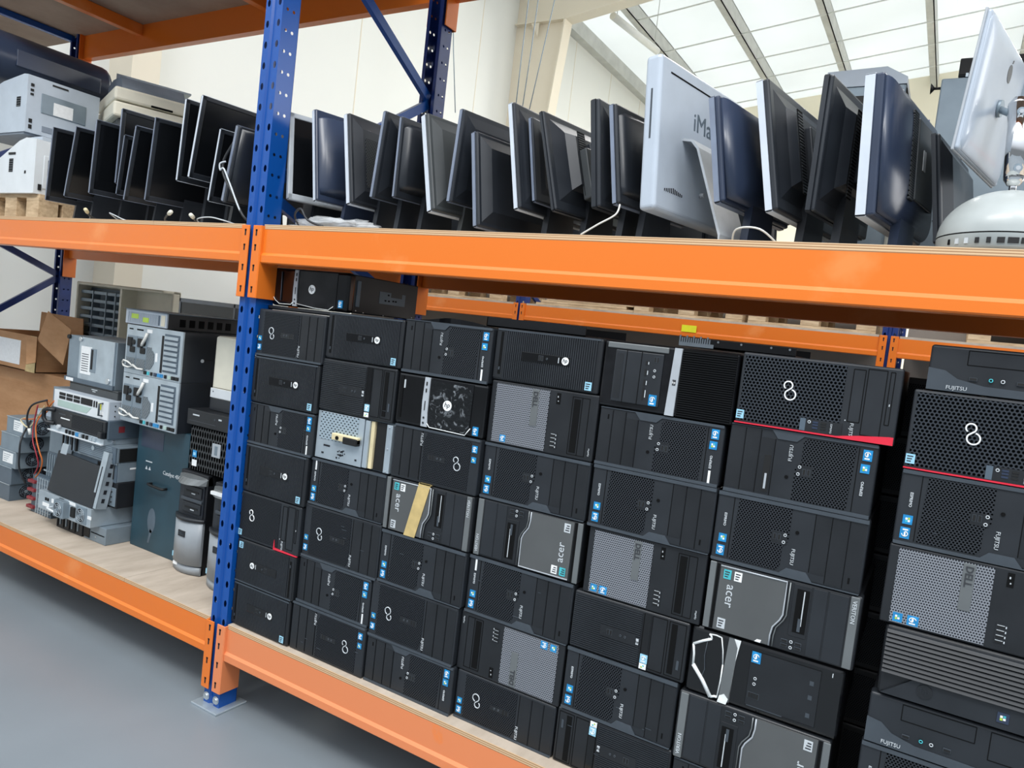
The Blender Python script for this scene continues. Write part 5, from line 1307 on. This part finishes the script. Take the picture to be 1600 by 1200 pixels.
# support behind and a framed monitor
t, w, d, h, add = unit('tall_server', 'tall dark server standing behind the teal cabinet', 'server', -1.45, -.95, .70, .95, Z0, 1.20, 'case')
root, W, hh = monitor('dark monitor with silver frame behind the stacked servers', -1.20, -1.20, 1.235, 1.235, .74, .5) if False else (None, None, None)
t, w, d, h, add = unit('monitor', 'dark flat monitor with silver frame behind the stacked servers', 'monitor', -1.46, -.90, .74, .775, 1.205, 1.56, 'mshell', .004)
add('bezel', lambda b: (b.box(0, w, -.008, .002, h-.022, h, 'silver', .002), b.box(0, w, -.008, .002, 0, .03, 'silver', .002), b.box(w-.1, w-.085, -.008, .002, 0, h, 'silver', .002), b.box(0, .015, -.008, .002, 0, h, 'silver', .002)))
add('screen', lambda b: b.box(.015, w-.1, -.004, .001, .03, h-.022, 'screen')); add('side_panel', lambda b: (b.box(w-.085, w, -.006, .001, .03, h-.022, 'mshell'), b.box(w-.05, w-.03, -.008, 0, .2, .28, 'gap')))
# tall beige open case with ribbed insert
def bins():
    t = thing('open_case', 'tall beige open fronted case with grey ribbed insert', 'case', (-2.22, .895, Z0)); w, h = .46, 1.245
    b = MB(); b.box(-w, w, .04, .058, 0, h, 'beige', .006); b.box(-w, -w+.02, -.066, .058, 0, h, 'beige', .006); b.box(-w, w, -.066, .058, h-.02, h, 'beige', .008); b.box(-w, w, -.066, .058, 0, .03, 'beige', .004); b.box(w-.02, w, .0, .058, 0, h, 'beige', .008); b.build('body', t)
    b = MB(); b.box(.02, .04, -.06, .05, .02, h-.02, 'cream'); b.build('divider', t)
    b = MB(); b.box(-w+.02, .02, .02, .045, .03, h-.03, 'steel')
    for k in range(22): b.box(-w+.022, .018, -.045, .03, .06+.053*k, .06+.053*k+.022, 'metal2', .004)
    for x in (-.3, -.15, -.05): b.box(x, x+.008, -.049, .0, .05, h-.05, 'metal2')
    b.build('ribbed_insert', t)
bins()

# the pile of rack equipment
GP2 = 'rack equipment piled left of the teal cabinet'
t, w, d, h, add = unit('card_cage', 'dark card cage under the silver fan chassis', 'rack equipment', -1.47, -1.24, .16, .48, Z0, Z0+.082, 'case', grp=GP2)
add('card_edge', lambda b: [b.box(.01+.026*k, .018+.026*k, -.004, 0, .01+.01*(k % 2), .07, 'metal2' if k % 2 else 'port') for k in range(8)])
t, w, d, h, add = unit('drive_chassis', 'small silver chassis at the shelf front, lowest of the pile', 'rack equipment', -1.23, -1.05, .165, .5, Z0, Z0+.082, 'metal2', grp=GP2)
add('punched_side', lambda b: (b.box(.0, .05, -.003, 0, .01, .07, 'port'), b.box(.06, w-.01, -.002, 0, .04, .044, 'gap'), b.cyl((.1, -.002, .025), (.1, 0, .025), .004, 'bolt', 8)))
z1 = Z0+.083
t, w, d, h, add = unit('fan_chassis', 'silver chassis with two fans at the front of the pile', 'rack equipment', -1.565, -1.10, .12, .56, z1, z1+.092, 'metal', grp=GP2)
add('rear_plate', lambda b: (b.box(0, w, -.004, .002, 0, h, 'metal', .001), b.box(.06, .075, -.0055, -.003, .05, .065, 'gap'), b.box(.08, .095, -.0055, -.003, .05, .065, 'gap'), b.box(.04, .1, -.0055, -.003, .02, .038, 'paper'), b.box(.12, .15, -.0055, -.003, .05, .07, 'paper'), b.box(.19, .23, -.0055, -.003, .05, .09, 'port')))
for x, mm in ((.235, 1), (.385, 0)):
    o = add('fan_module', lambda b: (b.box(x-.04, x+.045, -.035 if mm else -.008, 0, .006, h-.004, 'metal2', .002)))
    add('fan_guard', lambda b: fan(b, x, -.035 if mm else -.008, h*.5, .034), o)
add('mains_socket', lambda b: b.box(.30, .335, -.012, 0, .02, .07, 'port', .003)); add('pull_handle', lambda b: b.tube([(.13, 0, .03), (.13, -.03, .028), (.2, -.034, .026), (.2, -.0, .026)], .005, 'white', 8))
add('paper_label', lambda b: b.box(.27, .33, -.0055, -.003, .075, .09, 'paper')); add('paper_label', lambda b: b.box(.44, .47, -.0055, -.003, .04, .055, 'paper'))
z2 = z1+.0925
t, w, d, h, add = unit('drive_chassis', 'dark drive unit behind the leaning panel', 'rack equipment', -1.50, -1.045, .20, .55, z2, z2+.125, 'case', grp=GP2)
add('front_plate', lambda b: (b.box(w-.14, w-.002, -.006, 0, .01, .1, 'metal2', .002), [b.cyl((w-.03-.03*(k % 2), -.008, .03+.025*(k//2)), (w-.03-.03*(k % 2), -.005, .03+.025*(k//2)), .004, 'port', 8) for k in range(6)]))
z3 = z2+.1255
t, w, d, h, add = unit('rack_server', 'grey two unit server in the middle of the pile', 'server', -1.50, -1.05, .20, .56, z3, z3+.095, 'metal2', grp=GP2)
add('front_plate', lambda b: (b.box(0, w, -.005, 0, 0, h, 'steel', .001), b.box(w-.16, w-.02, -.007, 0, .015, .08, 'port'), b.box(0, w, -.008, 0, h-.008, h, 'metal')))
add('side_label', lambda b: b.box(w, w+.001, .06, .13, .06, .068, 'paper'))
z4 = z3+.0955
t, w, d, h, add = unit('rack_server', 'server with fine level ribs above the leaning panel', 'server', -1.52, -1.05, .19, .56, z4, z4+.075, 'metal2', grp=GP2)
add('ribbed_front', lambda b: (b.box(.16, w, -.008, 0, 0, h, 'steel', .001), [b.box(.17, w-.03, -.0095, -.007, .008+.0085*k, .0125+.0085*k, 'metal2') for k in range(8)]))
add('round_badge', lambda b: b.cyl((.285, -.012, h*.6), (.285, -.008, h*.6), .012, 'metal', 16)); add('paper_label', lambda b: b.box(.38, .41, -.0105, -.008, .012, .024, 'paper'))
add('card_slots', lambda b: [b.box(.01+.02*k, .018+.02*k, -.01, 0, .0, h, 'metal2' if k % 2 else 'port') for k in range(7)])
add('side_plug', lambda b: b.box(w, w+.004, .01, .12, .004, h-.006, 'port', .002))
z5 = z4+.0755
t, w, d, h, add = unit('system_board_tray', 'silver board tray with blue port sticking out of the pile', 'rack equipment', -1.60, -1.128, .165, .55, z5, z5+.03, 'metal', .001, grp=GP2)
add('tray_lip', lambda b: b.box(-.01, w, -.01, .0, .0, .006, 'white'))
add('ports', lambda b: [b.box(.15+.03*k, .15+.03*k+wd, -.008, 0, .008, .026, m, .001) for k, (m, wd) in enumerate((('port', .01), ('port', .01), ('port', .01), ('blue', .026), ('metal', .02), ('port', .012), ('port', .012), ('metal', .025), ('metal', .02)))])
add('thumb_screw', lambda b: (b.cyl((.09, -.014, .03), (.09, 0, .03), .011, 'letter', 12), b.cyl((w+.006, .05, .014), (w, .05, .014), .008, 'bolt', 12)))
z6 = z5+.0305
t, w, d, h, add = unit('rack_server', 'black rack server with hooked handle under the white switch', 'server', -1.63, -1.115, .178, .55, z6, z6+.088, 'steel', .002, grp=GP2)
f = add('black_bezel', lambda b: b.box(.03, w-.01, -.012, .002, .002, h-.004, 'blk', .004))
add('mesh_area', lambda b: b.box(.22, w-.03, -.0135, -.011, .01, h-.012, 'mesh'), f); add('white_strip', lambda b: b.box(.12, .20, -.014, -.011, h*.48, h*.54, 'logo'), f)
add('lettering', lambda b: (b.box(.1, .16, -.013, -.011, h*.7, h*.75, 'rim'), b.box(.2, .235, -.013, -.011, h*.76, h*.8, 'rim')), f)
add('handle', lambda b: b.tube([(.06, -.01, h-.012), (.02, -.03, h-.012), (.0, -.034, h*.75), (.0, -.034, h*.3), (.02, -.03, .008), (.06, -.01, .008)], .011, 'blk', 8)); add('latch', lambda b: b.box(w-.04, w-.01, -.03, 0, .002, .035, 'blk', .004))
add('side_label', lambda b: b.box(w, w+.001, .05, .08, .03, .06, 'darkred'))
z7 = z6+.0885
t, w, d, h, add = unit('network_switch', 'white network switch with pale green front panel', 'network device', -1.605, -1.128, .18, .48, z7, z7+.09, 'prn', .001, grp=GP2)
f = add('front_plate', lambda b: b.box(0, w, -.005, .002, 0, h, 'white', .001))
add('green_panel', lambda b: b.prism([(.04, .01), (.3, .01), (.34, .042), (.04, .042)], 'y', -.0065, -.004, 'greenw'), f)
def sw(b):
    for k in range(3):
        for j in range(2): b.box(.05+.065*k, .105+.065*k, -.007, -.004, .05+.018*j, .064+.018*j, 'port')
    b.box(.245, .345, -.007, -.004, .05, .082, 'port'); b.box(.355, .366, -.007, -.004, .05, .08, 'port'); b.box(.375, .386, -.007, -.004, .05, .08, 'port')
add('port_block', sw, f); add('yellow_label', lambda b: (b.box(.395, .42, -.007, -.004, .045, .075, 'yellow'), b.box(.39, .44, -.007, -.004, .02, .035, 'paper')), f)
add('pull_handle', lambda b: b.tube([(.432, 0, .078), (.43, -.022, .076), (.43, -.022, .02), (.432, 0, .018)], .005, 'rim', 8)); add('side_screw', lambda b: [b.cyl((w, .03, z), (w+.003, .03, z), .003, 'port', 8) for z in (.02, .045, .07)])
t, w, d, h, add = unit('power_module', 'grey power module with yellow and teal labels beside the white switch', 'power supply', -1.74, -1.615, .24, .5, Z0+.33, z7+.085, 'metal2', .002)
add('label', lambda b: (b.box(.03, .08, -.0015, 0, h-.055, h-.015, 'yellow'), b.box(.09, .12, -.0015, 0, h-.055, h-.012, 'cyan')))
t, w, d, h, add = unit('bay_frame', 'grey lattice frame with slats left of the ribbed server', 'rack equipment', -1.75, -1.61, .24, .5, Z0, Z0+.3295, 'steel', .002)
add('slats', lambda b: [b.box(.01+.022*k, .02+.022*k, -.006, 0, .16, .32, 'metal2') for k in range(6)]); add('ledge', lambda b: b.box(-.02, w, -.004, .0, .22, .228, 'metal'))
z8 = z7+.0905
t, w, d, h, add = unit('flat_device', 'flat black device with small white lettering on the white switch', 'network device', -1.59, -1.165, .24, .5, z8, z8+.044, 'mshellg', .002)
add('lettering', lambda b: (b.box(.2, .25, -.0012, 0, .024, .028, 'letter'), b.box(.21, .235, -.0012, 0, .015, .019, 'letter'))); add('face_seam', lambda b: b.box(0, w, -.001, 0, .036, .038, 'gap'))
z9 = z8+.0445
t, w, d, h, add = unit('drive_enclosure', 'grey steel enclosure with white label and locks on top of the pile', 'rack equipment', -1.635, -1.205, .245, .5, z9, z9+.235, 'metal2', .002)
f = add('front_plate', lambda b: b.box(.11, w-.015, -.006, 0, .02, h, 'metal', .002)); add('paper_label', lambda b: (b.box(.13, .225, -.0075, -.005, .05, .19, 'paper'), [b.box(.14, .2, -.008, -.007, .065+.012*k, .069+.012*k, 'rim') for k in range(8)]), f)
add('grey_inset', lambda b: (b.box(.215, .265, -.0078, -.005, .065, .185, 'metal2', .001), b.box(.222, .24, -.0085, -.007, .08, .18, 'port')), f)
add('lock', lambda b: (b.cyl((.125, -.014, h-.012), (.125, -.004, h-.012), .012, 'bolt', 14), b.cyl((w-.045, -.014, .04), (w-.045, -.004, .04), .014, 'bolt', 14), b.cyl((.01, -.012, h-.01), (.01, 0, h-.01), .011, 'port', 12)))
add('low_lip', lambda b: (b.box(0, w, -.012, 0, 0, .022, 'steel', .001), b.box(.02, .085, -.0135, -.011, .002, .018, 'paper')))
# leaning panel and rail
t = thing('cover_panel', 'dark grey cover panel leaning against the pile', 'panel', (-1.31, .125, z2)); b = MB()
b.box(-.2, .205, -.004, .014, .0, .205, 'louv', .003, tf=Matrix.Rotation(math.radians(-11), 4, 'X') @ Matrix.Rotation(math.radians(2), 4, 'Y')); b.build('sheet', t)
b = MB(); b.box(-.17, -.115, -.006, .02, .2, .252, 'metal', .002, tf=Matrix.Rotation(math.radians(-11), 4, 'X')); b.build('corner_tab', t)
t = thing('slide_rail', 'upright silver slide rail with slots leaning beside the panel', 'rail', (-1.093, .128, z2+.002)); T = Matrix.Rotation(math.radians(-9), 4, 'X') @ Matrix.Rotation(math.radians(1.5), 4, 'Y'); b = MB()
b.box(-.035, .012, -.004, .0, 0, .27, 'metal', .001, tf=T); b.box(.008, .012, -.004, .05, 0, .27, 'metal', .001, tf=T); b.build('channel', t)
b = MB()
for k in range(6): b.box(.0118, .0132, .015, .03, .03+.042*k, .05+.042*k, 'hole', tf=T)
b.box(-.018, -.012, -.0052, -.003, .05, .2, 'hole', tf=T); b.build('slot', t)

# loose power supplies on the left, each a box with a fan end
GPS = 'loose computer power supplies piled on the left'
def psu(x1, y0, z, label, w=.16, d=.15, h=.09, m='metal2', lab=True, fanend=True):
    t, w, d, h, add = unit('power_supply', label, 'power supply', x1-w, x1, y0, y0+d, z, z+h, m, .0015, grp=GPS)
    if lab: add('rating_label', lambda b: (b.box(w*.38, w*.86, -.0012, 0, h*.25, h*.85, 'paper'), [b.box(w*.42, w*(.6+.05*k), -.0016, -.001, h*(.35+.12*k), h*(.38+.12*k), 'metal2') for k in range(4)]))
    add('fan_guard', lambda b: fan(b, w, d*.5, h*.5, h*.42, 'x', 'steel'))
    add('top_lip', lambda b: b.box(0, w, -.003, .0, h-.004, h, 'metal'))
for k, (x1, lab, lb) in enumerate(((-2.03, False, 'bottom power supply of the left pile'), (-2.02, False, 'power supply second from bottom of the left pile'), (-1.985, True, 'power supply in the middle of the left pile'), (-1.955, False, 'power supply second from top of the left pile'), (-1.905, True, 'topmost power supply of the left pile, pale rating label'))):
    psu(x1, .20, Z0+.0935*k, lb, .2 if k > 2 else .22, .17, .093, 'metal2' if k > 1 else 'steel', lab)
for k, (x1, lb) in enumerate(((-1.842, 'dark fan unit at the bottom beside red tagged drives'), (-1.848, 'dark fan unit standing on the bottom one'))):
    t, w, d, h, add = unit('fan_unit', lb, 'fan', x1-.13, x1, .385, .50, Z0+.121*k, Z0+.12+.121*k, 'case', grp='fan units behind the power supplies'); add('fan_guard', lambda b: fan(b, w*.5, 0, h*.5, .052))
psu(-2.00, .385, Z0+.0, 'tall dark power unit on the board behind the left pile', .2, .14, .4, 'steel', False)
psu(-2.02, .385, Z0+.401, 'white fan power supply raised at the back of the pile', .15, .15, .09, 'prn', False)
t, w, d, h, add = unit('drive_cage', 'drive cage with red tabs beside the power supplies', 'rack equipment', -1.80, -1.60, .20, .235, Z0, Z0+.20, 'steel', .002)
for k in range(4): add('red_tab', lambda b: b.box(-.02, .045, -.016, .01, .02+.045*k, .036+.045*k, 'darkred', .003))
add('lattice', lambda b: [b.box(.055+.024*k, .062+.024*k, -.006, 0, .005, .195, 'metal') for k in range(6)]+[b.box(.05, w, -.004, 0, .02+.028*k, .026+.028*k, 'metal2') for k in range(7)])
# tangled wires
for pts, m, lb in (([(-1.92, .19, .822), (-1.84, .16, .835), (-1.76, .17, .85), (-1.70, .2, .90), (-1.66, .17, .955), (-1.60, .15, .965)], 'wire_o', 'orange wire arching from power supplies to the switch'),
                   ([(-1.95, .22, .824), (-1.86, .15, .825), (-1.78, .15, .80), (-1.74, .16, .845), (-1.66, .16, .93)], 'wire_y', 'cream wire lying over the topmost power supply'),
                   ([(-1.60, .178, .97), (-1.655, .13, .86), (-1.64, .12, .78), (-1.60, .12, .71), (-1.585, .13, .66), (-1.62, .14, .60), (-1.66, .14, .56)], 'wire_o', 'orange wire hanging down beside the black rack server'),
                   ([(-1.645, .12, .94), (-1.67, .12, .84), (-1.65, .11, .76), (-1.61, .11, .70), (-1.60, .12, .64), (-1.65, .13, .58)], 'wire_r', 'dark red wire hanging beside the orange one'),
                   ([(-1.60, .14, .97), (-1.70, .12, .93), (-1.74, .12, .86), (-1.73, .13, .80)], 'wire_k', 'black wire with white plug drooping left of the white switch'),
                   ([(-1.86, .2, .82), (-1.80, .13, .74), (-1.79, .12, .66), (-1.80, .13, .58), (-1.79, .16, .50)], 'wire_k', 'thick grey lead hanging in front of the fans'),
                   ):
    lead(pts, lb, m, .0035 if m != 'wire_k' else .005, 'wire_w' if 'plug' in lb else None, 'power_wire')

# cardboard cartons at the back left
def carton():
    t = thing('cardboard_box', 'large brown carton at the far left behind the power supplies', 'box', (-2.56, .62, Z0)); b = MB()
    b.box(-.45, .47, -.07, .2, 0, .66, 'card', .004); b.build('body', t)
    b = MB(); b.box(-.45, .47, -.0712, -.07, .53, .56, 'card'); b.build('seam_flap', t)
    t = thing('cardboard_box', 'open brown carton with raised flaps and white label, upper one', 'box', (-2.60, .62, Z0+.661)); b = MB()
    for x0, x1, y0, y1 in ((-.45, .16, -.13, -.124), (-.45, .16, .194, .2), (-.45, -.444, -.13, .2), (.154, .16, -.13, .2)): b.box(x0, x1, y0, y1, 0, .22, 'card')
    b.box(-.45, .16, -.13, .2, 0, .006, 'card'); body = b.build('body', t)
    def flap(pts, lb=None):
        b = MB(); p = [Vector(q) for q in pts]; n = (p[1]-p[0]).cross(p[2]-p[0]).normalized()*.004
        b.loft([[q+n*k for q in p] for k in (0, 1)], 'card'); b.build('flap', t)
    flap([(-.45, .19, .22), (.08, .19, .22), (.06, .195, .345), (-.45, .195, .35)])
    flap([(.16, -.128, .20), (.30, -.15, .385), (.56, -.15, .30), (.50, -.15, .09)])
    flap([(.04, -.13, .22), (.16, -.13, .22), (.30, -.2, .08), (.22, -.21, .06)])
    b = MB(); b.box(-.44, -.02, -.1315, -.1295, .03, .18, 'paper'); b.build('paper_label', body)
    b = MB(); b.prism([(.05, 0), (.16, 0), (.16, .22), (.09, .22)], 'y', -.1312, -.1295, 'tape'); b.build('tape', body)
carton()

# ------------------------------------------------------------------ light: open daylight from the aisle side, daylight through the roof, plus added unseen fill lamps
w = bpy.data.worlds.new('daylight'); SC.world = w; w.use_nodes = True
nt = w.node_tree; bg = nt.nodes['Background']
tc = nt.nodes.new('ShaderNodeTexCoord'); sx = nt.nodes.new('ShaderNodeSeparateXYZ'); rp = nt.nodes.new('ShaderNodeValToRGB')
nt.links.new(tc.outputs['Generated'], sx.inputs[0])
mr = nt.nodes.new('ShaderNodeMapRange'); mr.inputs[1].default_value = -1; mr.inputs[2].default_value = 1; nt.links.new(sx.outputs[2], mr.inputs[0]); nt.links.new(mr.outputs[0], rp.inputs[0])
e = rp.color_ramp.elements; e[0].position = .3; e[0].color = (.10, .11, .12, 1); e[1].position = .95; e[1].color = (.86, .93, 1., 1)
q = e.new(.52); q.color = (.10, .11, .12, 1); q = e.new(.62); q.color = (.34, .37, .41, 1)
nt.links.new(rp.outputs[0], bg.inputs['Color']); bg.inputs['Strength'].default_value = 2.4
def lamp(name, loc, size, power, rot=(0, 0, 0), col=(1, .985, .96)):
    l = bpy.data.lights.new(name, 'AREA'); l.shape = 'RECTANGLE'; l.size, l.size_y = size; l.energy = power; l.color = col
    o = bpy.data.objects.new(name, l); COL.objects.link(o); o.location = loc; o.rotation_euler = rot
    return o
lamp('overhead_fill', (1.0, -3.4, 6.2), (3.5, 1.2), 230, (math.radians(25), 0, 0))  # unseen fill added above the aisle for front-top shading
lamp('overhead_fill', (4.5, -2.6, 6.2), (3.5, 1.2), 160, (math.radians(20), math.radians(25), 0))  # second aisle fill, added from the right, no fixture
lamp('side_fill', (11.4, 8.5, 2.6), (9, 5), 520, (0, math.radians(90), 0), (1, .985, .95))  # added fill with no door behind it; brightens left wall and purlins
lamp('overhead_fill', (2.2, 10.5, 6.6), (3., 1.2), 500, (0, 0, 0))  # fill added to lift the far wall, no fixture there
lamp('overhead_fill', (.4, 5.6, 6.4), (3., 1.2), 120, (0, 0, 0))  # extra unseen fill, added to brighten the hall
SC.view_settings.view_transform = 'Standard'; SC.view_settings.look = 'None'
SC.view_settings.gamma = 1; SC.view_settings.use_curve_mapping = False
SC.view_settings.exposure = .0
